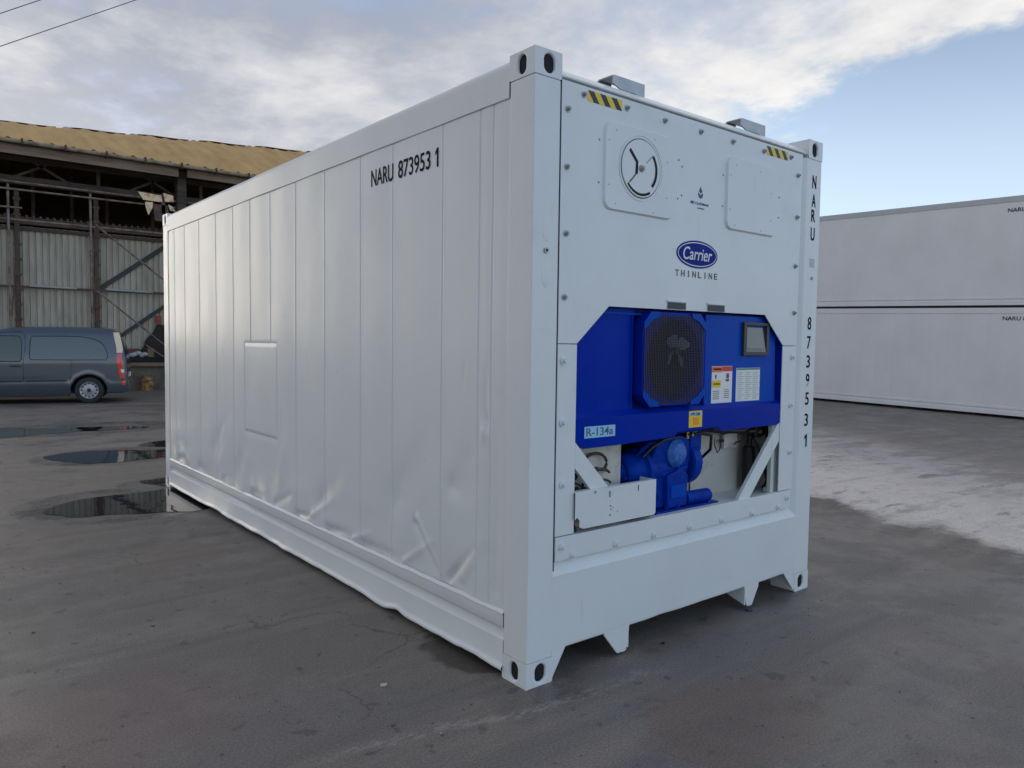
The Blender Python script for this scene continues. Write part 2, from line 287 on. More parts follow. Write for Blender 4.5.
# ------------------------------------------------------------------ mesh helper
class MB:
    def __init__(s): s.bm = bmesh.new()
    def _merge(s, t):
        me = bpy.data.meshes.new('t'); t.to_mesh(me); t.free(); s.bm.from_mesh(me); bpy.data.meshes.remove(me)
    def box(s, x0, y0, z0, x1, y1, z1, bev=0, rot=None, seg=2):
        t = bmesh.new(); bmesh.ops.create_cube(t, size=1)
        for v in t.verts: v.co = Vector(((x0+x1)/2+v.co.x*(x1-x0), (y0+y1)/2+v.co.y*(y1-y0), (z0+z1)/2+v.co.z*(z1-z0)))
        if bev: bmesh.ops.bevel(t, geom=list(t.edges), offset=bev, segments=seg, profile=.5, affect='EDGES')
        if rot is not None: bmesh.ops.transform(t, matrix=rot, verts=t.verts)
        s._merge(t); return s
    def prism(s, poly, axis, a, b, bev=0):
        """poly: 2D points in the two other axes (order x,y,z), extruded along axis from a to b"""
        t = bmesh.new(); o = [i for i in range(3) if i != axis]; A, B = [], []
        for p in poly:
            for lst, q in ((A, a), (B, b)):
                c = [0, 0, 0]; c[axis] = q; c[o[0]] = p[0]; c[o[1]] = p[1]; lst.append(t.verts.new(c))
        t.faces.new(A); t.faces.new(B[::-1]); n = len(poly)
        for i in range(n): t.faces.new((A[i], B[i], B[(i+1) % n], A[(i+1) % n]))
        bmesh.ops.recalc_face_normals(t, faces=t.faces)
        if bev: bmesh.ops.bevel(t, geom=list(t.edges), offset=bev, segments=2, profile=.5, affect='EDGES')
        s._merge(t); return s
    def cyl(s, p0, p1, r, r1=None, n=20, caps=True, bev=0):
        p0, p1 = Vector(p0), Vector(p1); d = p1-p0; r1 = r if r1 is None else r1
        t = bmesh.new(); bmesh.ops.create_cone(t, cap_ends=caps, segments=n, radius1=r, radius2=r1, depth=d.length)
        if bev: bmesh.ops.bevel(t, geom=[e for e in t.edges if abs(e.verts[0].co.z-e.verts[1].co.z) < 1e-6], offset=bev, segments=2, profile=.5, affect='EDGES')
        mtx = Matrix.Translation((p0+p1)/2) @ d.to_track_quat('Z', 'Y').to_matrix().to_4x4()
        bmesh.ops.transform(t, matrix=mtx, verts=t.verts); s._merge(t); return s
    def bar(s, p0, p1, w, h, bev=0, up=(0, 0, 1)):
        p0, p1 = Vector(p0), Vector(p1); d = (p1-p0); z = d.normalized(); x = z.cross(Vector(up))
        if x.length < 1e-4: x = z.cross(Vector((1, 0, 0)))
        x.normalize(); y = z.cross(x)
        mtx = Matrix(((x.x, y.x, z.x, (p0.x+p1.x)/2), (x.y, y.y, z.y, (p0.y+p1.y)/2), (x.z, y.z, z.z, (p0.z+p1.z)/2), (0, 0, 0, 1)))
        s.box(-w/2, -h/2, -d.length/2, w/2, h/2, d.length/2, bev, mtx); return s
    def tube(s, pts, r, n=8):
        pts = [Vector(p) for p in pts]; rings = []
        for i, p in enumerate(pts):
            d = (pts[min(i+1, len(pts)-1)]-pts[max(i-1, 0)]).normalized()
            a = d.cross(Vector((0, 0, 1)));
            if a.length < 1e-3: a = d.cross(Vector((1, 0, 0)))
            a.normalize(); b = d.cross(a)
            rings.append([s.bm.verts.new(p+a*r*math.cos(2*PI*k/n)+b*r*math.sin(2*PI*k/n)) for k in range(n)])
        for i in range(len(rings)-1):
            for k in range(n): s.bm.faces.new((rings[i][k], rings[i][(k+1) % n], rings[i+1][(k+1) % n], rings[i+1][k]))
        s.bm.faces.new(rings[0][::-1]); s.bm.faces.new(rings[-1]); return s
    def lathe(s, prof, c, axis=(0, 1, 0), n=40):
        """prof: (radius, along) pairs"""
        q = Vector(axis).to_track_quat('Z', 'Y').to_matrix(); c = Vector(c); rings = []
        for (r, h) in prof:
            rings.append([s.bm.verts.new(c+q @ Vector((max(r, 1e-5)*math.cos(2*PI*k/n), max(r, 1e-5)*math.sin(2*PI*k/n), h))) for k in range(n)])
        for i in range(len(rings)-1):
            for k in range(n): s.bm.faces.new((rings[i][k], rings[i][(k+1) % n], rings[i+1][(k+1) % n], rings[i+1][k]))
        return s
    def ball(s, c, r, n=16, nz=3):
        t = bmesh.new(); bmesh.ops.create_uvsphere(t, u_segments=n, v_segments=n//2, radius=1)
        r = (r, r, r) if not hasattr(r, '__len__') else r
        for v in t.verts: v.co = Vector((c[0]+v.co.x*r[0], c[1]+v.co.y*r[1], c[2]+v.co.z*r[2]))
        s._merge(t); return s
    def quad(s, *p):
        s.bm.faces.new([s.bm.verts.new(q) for q in p]); return s
    def grid(s, P):
        V = [[s.bm.verts.new(p) for p in row] for row in P]
        for i in range(len(V)-1):
            for j in range(len(V[0])-1): s.bm.faces.new((V[i][j], V[i+1][j], V[i+1][j+1], V[i][j+1]))
        return s
    def build(s, name, m, parent=None, smooth=None, normals=True):
        if normals: bmesh.ops.recalc_face_normals(s.bm, faces=s.bm.faces)
        me = bpy.data.meshes.new(name); s.bm.to_mesh(me); s.bm.free(); me.materials.append(m)
        o = bpy.data.objects.new(name, me); sc.collection.objects.link(o)
        if smooth:
            for p in me.polygons: p.use_smooth = True
            me.set_sharp_from_angle(angle=R(smooth))
            if len(me.polygons) < 4000:
                wn = o.modifiers.new('weighted_normals', 'WEIGHTED_NORMAL'); wn.weight = 50; wn.keep_sharp = True
        if parent: o.parent = parent
        return o

def tag(o, label=None, cat=None, group=None, kind=None):
    if label: o['label'] = label
    if cat: o['category'] = cat
    if group: o['group'] = group
    if kind: o['kind'] = kind
    return o
def thing(name, loc, rz=0, **k):
    o = bpy.data.objects.new(name, None); sc.collection.objects.link(o); o.location = loc; o.rotation_euler = (0, 0, rz); o.empty_display_size = .1
    tag(o, **k); return o
def dupe(src, parent, loc=None):
    c = src.copy(); sc.collection.objects.link(c); c.parent = parent
    if loc is not None: c.location = loc
    return c
FRONT = Matrix(((1, 0, 0), (0, 0, -1), (0, 1, 0))).to_4x4()      # text on a face that looks to -Y
LEFT = Matrix(((0, 0, -1), (-1, 0, 0), (0, 1, 0))).to_4x4()      # text on a face that looks to -X
def text_mesh(s, h, sx, mtx, bold=0.0, shear=0, spacing=1):
    cu = bpy.data.curves.new('t', 'FONT'); cu.body = s; cu.size = h/.70; cu.extrude = .0008; cu.offset = bold; cu.shear = shear; cu.space_character = spacing
    cu.align_x = 'CENTER'; cu.align_y = 'CENTER'
    o = bpy.data.objects.new('t', cu); sc.collection.objects.link(o); bpy.context.view_layer.update()
    me = bpy.data.meshes.new_from_object(o.evaluated_get(bpy.context.evaluated_depsgraph_get()))
    bpy.data.objects.remove(o); bpy.data.curves.remove(cu)
    xs = [v.co.x for v in me.vertices]; ys = [v.co.y for v in me.vertices]; cx = (min(xs)+max(xs))/2; cy = (min(ys)+max(ys))/2; k = h/max(max(ys)-min(ys), 1e-6)
    for v in me.vertices: v.co = mtx @ Vector(((v.co.x-cx)*k*sx, (v.co.y-cy)*k, v.co.z))
    return me, (max(xs)-min(xs))*k*sx
def text(name, items, m, parent):
    """items: (string, height, width or None, matrix, bold, shear)"""
    mb = MB()
    for (s, h, w, mtx, bold, shear) in items:
        me, ww = text_mesh(s, h, 1, Matrix.Identity(4), bold, shear)
        sx = w/ww if w else .7
        for v in me.vertices: v.co = mtx @ Vector((v.co.x*sx, v.co.y, v.co.z))
        mb.bm.from_mesh(me); bpy.data.meshes.remove(me)
    return mb.build(name, m, parent)
def one(name, h, w, mtx, m, parent):
    mb = MB(); st = .16*h; mb.prism([(w*.5-st, -h/2), (w*.5, -h/2), (w*.5, h/2), (w*.5-st, h/2), (-w*.5, h*.30), (-w*.5, h*.12), (w*.5-st, h*.27)], 2, 0, .0008)
    bmesh.ops.transform(mb.bm, matrix=mtx, verts=mb.bm.verts); return mb.build(name, m, parent)
def T(x, y, z, r): return Matrix.Translation((x, y, z)) @ r

def smooth01(t): t = max(0, min(1, t)); return t*t*(3-2*t)
def zg(x, y):
    yy = max(-12, min(15, y)); return -.0215*(15-yy)*smooth01((x-5)/13)

# ------------------------------------------------------------------ ground and puddles
def build_ground():
    xs = sorted(set([-600, -300, -150, -80] + [-40+2*i for i in range(0, 50)] + [80, 150, 300, 600])); ys = sorted(set([-600, -200, -80] + [-40+2*i for i in range(0, 60)] + [100, 200, 400, 900]))
    m = MB(); m.grid([[(x, y, zg(x, y)) for y in ys] for x in xs])
    o = m.build('ground', ground_mat(), smooth=60); tag(o, 'damp dark asphalt yard', kind='structure')
    W = water_mat()
    outl = [[(-1.22, 5.36), (-.95, 5.70), (-.6, 5.80), (-.2, 5.80), (.12, 5.9), (.3, 5.5), (.2, 5.0), (-.02, 4.62), (-.36, 4.69), (-.6, 4.83), (-.85, 4.90), (-1.02, 4.93), (-1.13, 5.08)],
            [(-.79, 8.93), (-.6, 9.15), (-.3, 9.27), (.1, 9.15), (.6, 8.9), (1.1, 8.75), (1.1, 8.2), (.55, 8.15), (.2, 8.05), (-.1, 8.02), (-.45, 8.18), (-.68, 8.55)],
            [(-1.6, 13.4), (-.9, 13.0), (-.3, 12.65), (.3, 12.5), (.85, 12.3), (1.24, 11.95), (.9, 11.83), (.5, 11.80), (0, 11.82), (-.5, 11.75), (-1.1, 11.5), (-1.8, 11.9)],
            [(.5, 9.45), (.8, 9.85), (1.3, 9.8), (1.4, 9.3), (.9, 9.1)],
            [(-.18, 6.42), (0, 6.5), (.3, 6.5), (.3, 6.1), (0, 6.03)]]
    labs = ['largest puddle reflecting the shed, touching the far bottom corner of the white container', 'middle puddle reflecting the van light, left of the container', 'long thin dark puddle in front of the van', 'small dark puddle just above the middle puddle at the container edge', 'smallest damp puddle just beyond the largest puddle']
    for pts, lab in zip(outl, labs):
        n = len(pts); P = []
        for i in range(n):
            for k in range(6):
                t = k/6; p0, p1, p2, p3 = [Vector(pts[(i+j-1) % n]).to_3d() for j in range(4)]
                q = .5*((2*p1)+(-p0+p2)*t+(2*p0-5*p1+4*p2-p3)*t*t+(-p0+3*p1-3*p2+p3)*t**3)
                w = mnoise.noise(q*4)*.035+mnoise.noise(q*11)*.015; P.append((q.x+w, q.y+w, .004))
        m = MB(); f = m.bm.faces.new([m.bm.verts.new(p) for p in P]); o = m.build('puddle', W); tag(o, lab, kind='structure')
        if o.data.polygons[0].normal.z < 0: o.data.flip_normals()
build_ground()

# ------------------------------------------------------------------ generic corner casting
def oval(cx, cz, w, h, n=24):
    """stadium outline, long axis vertical"""
    r = w/2; s = h/2-r; out = []
    for k in range(n):
        a = 2*PI*k/n; out.append((cx+r*math.cos(a), cz+r*math.sin(a)+(s if math.sin(a) >= 0 else -s)))
    return out
def plate_hole(mb, x0, z0, x1, z1, hole, fn, depth, dirn):
    """rectangle with a hole; fn maps (u,v,d)->3D; side walls of the hole go to depth"""
    n = len(hole); cx = sum(p[0] for p in hole)/n; cz = sum(p[1] for p in hole)/n; O = []
    for (hx, hz) in hole:
        dx, dz = hx-cx, hz-cz; ts = []
        if dx > 1e-9: ts.append((x1-cx)/dx)
        if dx < -1e-9: ts.append((x0-cx)/dx)
        if dz > 1e-9: ts.append((z1-cz)/dz)
        if dz < -1e-9: ts.append((z0-cz)/dz)
        t = min(ts); O.append((cx+dx*t, cz+dz*t))
    # snap nearest ring points to the rectangle's corners
    for c in ((x0, z0), (x1, z0), (x1, z1), (x0, z1)):
        i = min(range(n), key=lambda k: (O[k][0]-c[0])**2+(O[k][1]-c[1])**2); O[i] = c
    a = [mb.bm.verts.new(fn(u, v, 0)) for u, v in O]; b = [mb.bm.verts.new(fn(u, v, 0)) for u, v in hole]; c = [mb.bm.verts.new(fn(u, v, depth)) for u, v in hole]
    for i in range(n):
        j = (i+1) % n; mb.bm.faces.new((a[i], a[j], b[j], b[i])); mb.bm.faces.new((b[i], b[j], c[j], c[i]))
def casting(parent, sx, sy, x, y, z, m, L_=.178, Wd=.162, H=.118):
    """x,y,z outer corner; sx,sy: direction from outer corner inwards"""
    mb = MB(); r = .012
    plate_hole(mb, 0, 0, Wd, H, oval(Wd*.54, H*.5, .064, .084), lambda u, v, d: (x+sx*u, y+sy*(0+d), z+v), .012, 1)
    plate_hole(mb, 0, 0, L_, H, oval(L_*.52, H*.5, .058, .084), lambda u, v, d: (x+sx*(0+d), y+sy*u, z+v), .012, 1)
    plate_hole(mb, 0, 0, Wd, L_, oval(Wd*.5, L_*.5, .062, .11), lambda u, v, d: (x+sx*u, y+sy*v, z+H-d), .012, 1)
    mb.quad(*[(x+sx*a, y+sy*b, z) for a, b in ((0, 0), (Wd, 0), (Wd, L_), (0, L_))])
    mb.quad(*[(x+sx*Wd, y+sy*a, z+b) for a, b in ((0, 0), (L_, 0), (L_, H), (0, H))])
    mb.quad(*[(x+sx*a, y+sy*L_, z+b) for a, b in ((0, 0), (Wd, 0), (Wd, H), (0, H))])
    bmesh.ops.remove_doubles(mb.bm, verts=mb.bm.verts, dist=.0002)
    o = mb.build('corner_casting', m, parent)
    bv = o.modifiers.new('bevel', 'BEVEL'); bv.width = .010; bv.segments = 3; bv.limit_method = 'ANGLE'; bv.angle_limit = R(60)
    hb = MB(); a0, a1 = sorted((x+sx*.013, x+sx*(Wd-.013))); b0, b1 = sorted((y+sy*.013, y+sy*(L_-.013))); hb.box(a0, b0, z+.012, a1, b1, z+H-.013); hb.build('casting_hollow', DARK, o)
    return o

# ------------------------------------------------------------------ main container
W_, L_, H_ = 2.438, 6.058, 2.896
def side_disp(y, z):
    """outward displacement of the left side sheet (m)"""
    d = 0
    for s in SEAMS:
        if s in (3.08, 3.505) and z < 1.57: continue
        t = abs(y-s)
        if t < .008: d -= .004*(1-t/.008)
        elif t < .02: d += .0006*(1-(t-.008)/.012)
    # patch outline
    if 2.94 < y < 3.66 and .82 < z < 1.58:
        e = min(y-2.955, 3.64-y, z-.835, 1.565-z)
        if abs(e) < .006: d -= .0022
        
    p = Vector((y*1.3, z*.9, 0)); d += .0026*mnoise.noise(p)+.0010*mnoise.noise(p*2.7+Vector((5, 1, 3)))+.0002*mnoise.noise(p*8)
    # swell between the seams
    for a, b in zip(SEAMS2[:-1], SEAMS2[1:]):
        if a <= y < b: d += .0012*math.sin(PI*(y-a)/(b-a))**2
    # creases : y0,z0,y1,z1,width,amp
    for (y0, z0, y1, z1, w, am) in CREASES:
        dy, dz = y1-y0, z1-z0; t = max(0, min(1, ((y-y0)*dy+(z-z0)*dz)/(dy*dy+dz*dz)))
        q = ((y-y0-dy*t)**2+(z-z0-dz*t)**2)/(w*w*.8)
        if q < 9: d += (.85 if am < 0 else .6)*am*math.exp(-q)*(1-.75*t)*(1+.5*mnoise.noise(Vector((y*9, z*9, 3))))
    # the foot of the sheet is beaten inwards in scallops
    if z < .62:
        k = smooth01((.62-z)/.3); n = mnoise.noise(Vector((y*2.1, z*2.0, 9))); d -= k*.009*max(0, n+.25); d += k*.008*mnoise.noise(Vector((y*5.5, z*4, 2)))
    return d
SEAMS = [.30, .405, .728, 1.237, 1.624, 2.13, 2.605, 3.08, 3.505, 3.91, 4.36, 4.84, 5.31, 5.66]
SEAMS2 = [.18]+SEAMS+[5.88]
random.seed(3)
CREASES = [(2.38, .34, 1.98, .56, .030, .016), (2.62, .33, 2.30, .36, .03, -.020), (2.1, .33, 1.75, .35, .035, -.024), (1.72, .34, 1.50, .42, .022, .014), (1.60, .33, 1.15, .35, .04, -.022),
           (1.10, .34, .80, .52, .024, .014), (.95, .62, .72, .36, .022, .016), (.98, .58, .78, .38, .03, -.014), (.66, .35, .42, .56, .026, -.018), (.52, .40, .36, .62, .035, .014), (.62, .85, .55, .80, .06, -.014),
           (.33, 1.20, .345, 1.42, .022, -.012), (.355, 1.14, .345, 1.22, .022, .012), (.52, 1.40, .52, 1.50, .010, -.006), (3.0, .34, 2.7, .46, .035, -.014), (3.5, .33, 3.2, .35, .05, -.018), (4.2, .34, 3.9, .42, .05, -.016),
           (4.9, .36, 4.5, .33, .05, -.020), (5.4, .45, 5.1, .33, .05, .016), (5.6, .35, 5.3, .38, .05, -.02), (2.2, .5, 1.9, .75, .09, -.012), (1.2, .7, .9, 1.0, .12, -.012), (4.4, .6, 4.1, .9, .12, -.012),
           (2.9, .6, 2.75, .9, .08, .008), (3.8, .5, 3.6, .8, .10, -.010), (.5, .9, .45, 1.1, .09, -.010), (.24, .4, .24, 1.2, .03, -.006)]

def build_container():
    C = thing('refrigerated_container', (0, 0, 0), label='white twenty foot refrigerated shipping container with a blue cooling unit in its front end', cat='shipping container')
    # corner posts
    mb = MB(); mb.prism([(0.002, .002), (.158, .002), (.158, .16), (.12, .1755), (.002, .1755)], 2, .118, H_-.118, .006); o = mb.build('corner_post', WHITE, C, 40)
    mb = MB()
    for z0, z1 in ((2.045, 2.185), (1.84, 1.972)):           # pressed bumps round the earth bolt
        mb = MB(); mb.ball((.083, .003, (z0+z1)/2), (.030, .0045, (z1-z0)/2)); mb.build('post_embossing', WHITE, C, 60)
    mb = MB(); mb.cyl((.081, .002, 2.01), (.081, -.006, 2.01), .013, n=16); mb.build('post_stud', GALV, C, 40); mb = MB(); mb.cyl((.081, -.0055, 2.01), (.081, -.0075, 2.01), .006, n=12); mb.build('post_stud_hole', DARK, C)
    mb = MB(); mb.prism([(W_-.002, .002), (W_-.172, .002), (W_-.232, .035), (W_-.232, .09), (W_-.12, .175), (W_-.002, .175)], 2, .118, H_-.118, .005); mb.build('corner_post', WHITE, C, 40)
    for x in (.002, W_-.16):
        mb = MB(); mb.box(x, L_-.175, .118, x+.158, L_-.002, H_-.118, .006); mb.build('corner_post', WHITE, C, 40)
    for z in (0, H_-.118):
        for (x, sx) in ((0, 1), (W_, -1)):
            for (y, sy) in ((0, 1), (L_, -1)): casting(C, sx, sy, x, y, z, WHITE)
    # side sheet, left
    ys = set([.176, 5.882]); y = .176
    while y < 5.88: ys.add(round(y, 4)); y += .010
    for s in SEAMS+[2.955, 3.64]:
        for q in (-.03, -.012, -.008, -.004, 0, .004, .008, .012, .03): ys.add(round(s+q, 4))
    ys = sorted(ys); zs = sorted(set([round(.30+.009*i, 4) for i in range(46)]+[round(.72+.03*i, 4) for i in range(67)]+[.83, .835, .842, 1.558, 1.565, 1.572, 2.715]))
    zs = [z for z in zs if z <= 2.715]
    mb = MB(); mb.grid([[(.008-side_disp(y, z), y, z) for z in zs] for y in ys]); mb.build('side_panel', WHITE_S, C, 70)
    mb = MB(); mb.box(W_-.03, .176, .25, W_-.012, L_-.176, 2.715)
    for s in SEAMS: mb.box(W_-.013, s-.02, .3, W_-.006, s+.02, 2.7)
    mb.build('side_panel', WHITE_S, C, 30)
    # top side rails : one with a rounded upper edge
    mbp = [(.003, 2.7085), (.000, 2.711), (.000, 2.845), (.004, 2.865), (.016, 2.878), (.035, 2.889), (.10, 2.889), (.10, 2.72), (.009, 2.7085)]
    n = 90; mb = MB()
    rings = []
    for i in range(n+1):
        yy = .178+(L_-.356)*i/n; k = .0025*mnoise.noise(Vector((yy*1.7, 3, 1)))
        rings.append([(px-k if j < 5 else px, yy, pz+(k if j < 6 else 0)) for j, (px, pz) in enumerate(mbp)]+[(mbp[0][0]-k, yy, mbp[0][1]+k)])
    mb.grid(rings); mb.build('top_rail', WHITE_S, C, 35)
    mb = MB(); mb.box(W_-.1, .178, 2.71, W_, L_-.178, 2.884, .01); mb.build('top_rail', WHITE, C, 35)
    # bottom side rail with channel and bent flange
    prof = [(.010, .322), (.000, .312), (-.003, .308), (-.003, .303), (.000, .299), (.000, .246), (.002, .241), (.017, .226), (.020, .200), (.017, .189), (.005, .184), (.002, .181), (.001, .170), (.001, .072), (-.004, .058), (-.011, .048), (-.012, .038), (-.004, .030), (.03, .034), (.03, .06)]
    n = 260; rings = []
    for i in range(n+1):
        yy = .174+(L_-.348)*i/n
        w = .003*mnoise.noise(Vector((yy*2.2, 1, 7)))+.004*mnoise.noise(Vector((yy*8, 1, 7)))+.002*mnoise.noise(Vector((yy*19, 1, 7)))
        w += .010*math.exp(-((yy-.42)/.12)**2)+.013*math.exp(-((yy-1.15)/.06)**2)-.012*math.exp(-((yy-1.35)/.12)**2)+.01*math.exp(-((yy-3.3)/.1)**2)+.012*math.exp(-((yy-4.4)/.2)**2)
        o2 = .005*mnoise.noise(Vector((yy*3.1, 5, 2)))
        lip = .005*mnoise.noise(Vector((yy*6.5, 2, 4)))
        rr = []
        for j, (px, pz) in enumerate(prof):
            k = smooth01((.15-pz)/.1)
            rr.append((px-o2*k*1.6-(.002*mnoise.noise(Vector((yy*4, pz*9, 0)))), yy, pz+w*k+(lip if j < 5 else 0)))
        rings.append(rr)
    mb = MB(); mb.grid(rings); mb.build('bottom_rail', WHITE_S, C, 28)
    mb = MB(); mb.box(W_-.04, .178, .04, W_, L_-.178, .30, .01); mb.build('bottom_rail', WHITE, C, 35)
    mb = MB()
    zr = 2.840
    mb.box(.08, .05, zr-.05, W_-.08, L_-.05, zr)
    for i in range(11):
        yy = .5+i*.5; mb.box(.15, yy-.12, zr-.001, W_-.15, yy+.12, zr+.008, .004)
    mb.build('roof_panel', WHITE, C)
    # floor / underside with cross members
    mb = MB(); mb.box(.04, .08, .20, W_-.04, L_-.03, .26)
    for i in range(14):
        yy = .55+i*.38; mb.box(.045, yy-.03, .10, W_-.045, yy+.03, .199)
    mb.build('underframe', DARK, C)
    mb = MB(); mb.box(.15, L_-.06, .118, W_-.15, L_-.004, 2.8); mb.build('rear_door', WHITE, C)
    # --- front header
    mb = MB(); mb.prism([(.030, 2.792), (.008, 2.801), (.008, 2.810), (.045, 2.842), (.16, 2.842), (.16, 2.792)], 0, .163, W_-.163, .003); mb.build('front_header', WHITE, C, 35)
    mb = MB(); mb.box(.163, .03, .5, .27, .1, 2.79); mb.box(2.085, .05, .5, 2.206, .1, 2.79); mb.box(.2, .06, 1.80, 2.2, .1, 2.79); mb.build('front_frame', WHITE, C)
    mb = MB(); mb.box(.1585, .012, .50, .1715, .03, 2.79); mb.build('panel_gap', RUBBER, C)
    # upper front plate with the eight sided opening's top edge
    P = [(.163, 1.592), (.285, 1.592), (.496, 1.776), (1.841, 1.780), (2.048, 1.598), (2.204, 1.598), (2.204, 2.790), (.163, 2.790)]
    mb = MB(); mb.prism(P, 1, .010, .016, .001); mb.build('front_panel', WHITE, C, 35)
    mb = MB(); mb.prism([(.163, .684), (.285, .684), (.285, 1.588), (.163, 1.588)], 1, .010, .016, .001); mb.build('side_stile', WHITE, C, 35)
    mb = MB(); mb.prism([(2.048, .684), (2.204, .684), (2.204, 1.594), (2.048, 1.594)], 1, .010, .016, .001); mb.build('side_stile', WHITE, C, 35)
    mb = MB(); mb.box(.172, .004, .566, 2.200, .046, .680, .002); mb.build('lower_strip', WHITE, C, 35)
    # sill : bevelled ledge over a tall flat beam with a bent lower lip
    sp = [(.046, .562), (.030, .556), (.004, .506), (.0005, .500), (.0005, .494), (.001, .485), (.001, .160), (.006, .144), (.06, .140), (.06, .20)]
    rings = []
    for i in range(81):
        xx = .150+(2.285-.150)*i/80
        rr = []
        for (py, pz) in sp:
            e = .004*mnoise.noise(Vector((xx*2.4, pz*3, 4))) if .16 <= pz <= .5 else 0
            e += .010*math.exp(-((xx-.97)/.09)**2-((pz-.20)/.08)**2)
            rr.append((xx, py+max(0, e), pz+(.003*mnoise.noise(Vector((xx*5, 1, 1))) if pz < .2 else 0)))
        rings.append(rr)
    mb = MB(); mb.grid(rings); mb.build('sill_beam', WHITE, C, 22)
    # legs under the sill and gussets at the castings
    for (a, b, c, d) in ((.515, .700, .613, .672), (1.722, 1.872, 1.758, 1.800)):
        mb = MB(); mb.prism([(a, .160), (b, .160), (b-.004, .12), (d+.006, .022), (d-.004, .016), (c, .018), (c-.012, .03), (a, .132)], 1, .004, .014, .001)
        ex = b if a < 1 else a
        mb.prism([(.006, .16), (.006, .03), (.30, .12), (.30, .16)], 0, (a+.004 if a > 1 else b-.014), (a+.014 if a > 1 else b-.004)); mb.build('sill_foot', WHITE, C)
    mb = MB(); mb.prism([(.158, .16), (.245, .16), (.245, .142), (.162, .01), (.158, .01)], 1, .004, .014); mb.build('gusset', WHITE, C)
    mb = MB(); mb.prism([(2.28, .16), (2.15, .16), (2.15, .144), (2.272, .012), (2.28, .012)], 1, .004, .014); mb.prism([(.01, .16), (.01, .012), (.5, .12), (.5, .16)], 0, 2.262, 2.272); mb.build('gusset', WHITE, C)
    mb = MB(); mb.box(2.0655, .0165, 1.13, 2.0745, .094, 1.602); mb.prism([(2.0655, 1.602), (1.862, 1.792), (1.870, 1.800), (2.0745, 1.612)], 1, .0165, .094); mb.build('opening_liner', BLUE, C)
    # --- bolts
    mb = MB(); mb.cyl((0, 0, 0), (0, -.004, 0), .016, n=20); mb.cyl((0, -.004, 0), (0, -.014, 0), .0105, .009, n=6); mb.cyl((0, -.014, 0), (0, -.020, 0), .006, n=10)
    proto = mb.build('bolt', GALV, C, 40); first = True
    MB_ = [(.301, 2.75), (.201, 2.664), (.201, 2.403), (.202, 2.099), (.198, 1.806), (.594, 2.748), (.880, 2.742), (1.178, 2.741), (1.469, 2.74), (1.777, 2.739), (2.068, 2.752), (2.154, 2.654), (2.157, 2.397), (2.155, 2.094), (2.160, 1.802)]
    for i, (x, z) in enumerate(MB_):
        if i == 0: proto.location = (x, .010, z)
        else: dupe(proto, C, (x, .010, z))
    mb = MB(); mb.cyl((0, 0, 0), (0, -.007, 0), .019, n=20); mb.cyl((0, -.007, 0), (0, -.022, 0), .0125, .008, n=12)
    p2 = mb.build('bolt', WHITE, C, 40)
    LOW = [(.197, 1.511, .010), (.197, 1.222, .010), (.204, .929, .010), (2.156, 1.526, .010), (2.153, 1.224, .010), (2.158, .926, .010)] + [(x, z, .004) for x, z in ((2.153, .636), (2.052, .588), (1.77, .584), (1.468, .587), (1.174, .589), (.872, .590), (.581, .589), (.283, .583), (.211, .634))]
    for i, (x, z, y) in enumerate(LOW):
        if i == 0: p2.location = (x, y, z)
        else: dupe(p2, C, (x, y, z))
    # --- vent hatch plate
    def rrect(x0, z0, x1, z1, r, n=6):
        out = []
        for cx, cz, a0 in ((x1-r, z1-r, 0), (x0+r, z1-r, 90), (x0+r, z0+r, 180), (x1-r, z0+r, 270)):
            for k in range(n+1): a = R(a0+90*k/n); out.append((cx+r*math.cos(a), cz+r*math.sin(a)))
        return out
    def sloped_plate(name, x0, z0, x1, z1, r, y0, y1, sl, m, par, rivets):
        mb = MB(); o = rrect(x0, z0, x1, z1, r); i_ = rrect(x0+sl, z0+sl, x1-sl, z1-sl, r-sl*.5)
        a = [mb.bm.verts.new((p[0], y0, p[1])) for p in o]; b = [mb.bm.verts.new((p[0], y1, p[1])) for p in i_]
        n = len(a)
        for k in range(n): mb.bm.faces.new((a[k], a[(k+1) % n], b[(k+1) % n], b[k]))
        mb.bm.faces.new(b)
        for (x, z) in rivets: mb.cyl((x, y1, z), (x, y1-.004, z), .006, .003, n=10)
        return mb.build(name, m, par, 30)
    vp = sloped_plate('vent_plate', .440, 2.238, .962, 2.662, .05, .0100, -.002, .008, WHITE, C, [(.52, 2.625), (.47, 2.57), (.47, 2.36), (.52, 2.275), (.80, 2.63), (.80, 2.262), (.90, 2.53), (.90, 2.35)])
    cx, cz = .698, 2.466
    mb = MB(); mb.lathe([(.160, .0025), (.158, -.003), (.152, -.006), (.148, -.003), (.146, .0012)], (cx, -.002, cz), (0, -1, 0), 64)
    mb.build('vent_rim', RUBBER if False else WHITE, C, 60)
    mb = MB(); mb.lathe([(.1465, -.0004), (.1465, .0006), (.1425, .0006)], (cx, -.0025, cz), (0, -1, 0), 64); mb.build('vent_groove', RUBBER, C)
    mb = MB(); mb.lathe([(.1425, 0), (.141, .0035), (0, .0035)], (cx, -.0025, cz), (0, -1, 0), 64); dk = mb.build('vent_disc', WHITE, C, 40)
    def ribbon(pts, w, y, m, name, par):
        mb = MB(); pts = [Vector((p[0], 0, p[1])) for p in pts]
        for i in range(len(pts)-1):
            d = (pts[i+1]-pts[i]).normalized(); nrm = Vector((-d.z, 0, d.x))*w/2; e = d*w*.3
            ring = [pts[i]-e-nrm, pts[i+1]+e-nrm, pts[i+1]+e+nrm, pts[i]-e+nrm]; mb.quad(*[(q.x, y-.00015*i, q.z) for q in ring])
        return mb.build(name, m, par)
    pol = lambda r, a: (cx+r*math.cos(R(a)), cz+r*math.sin(R(a)))
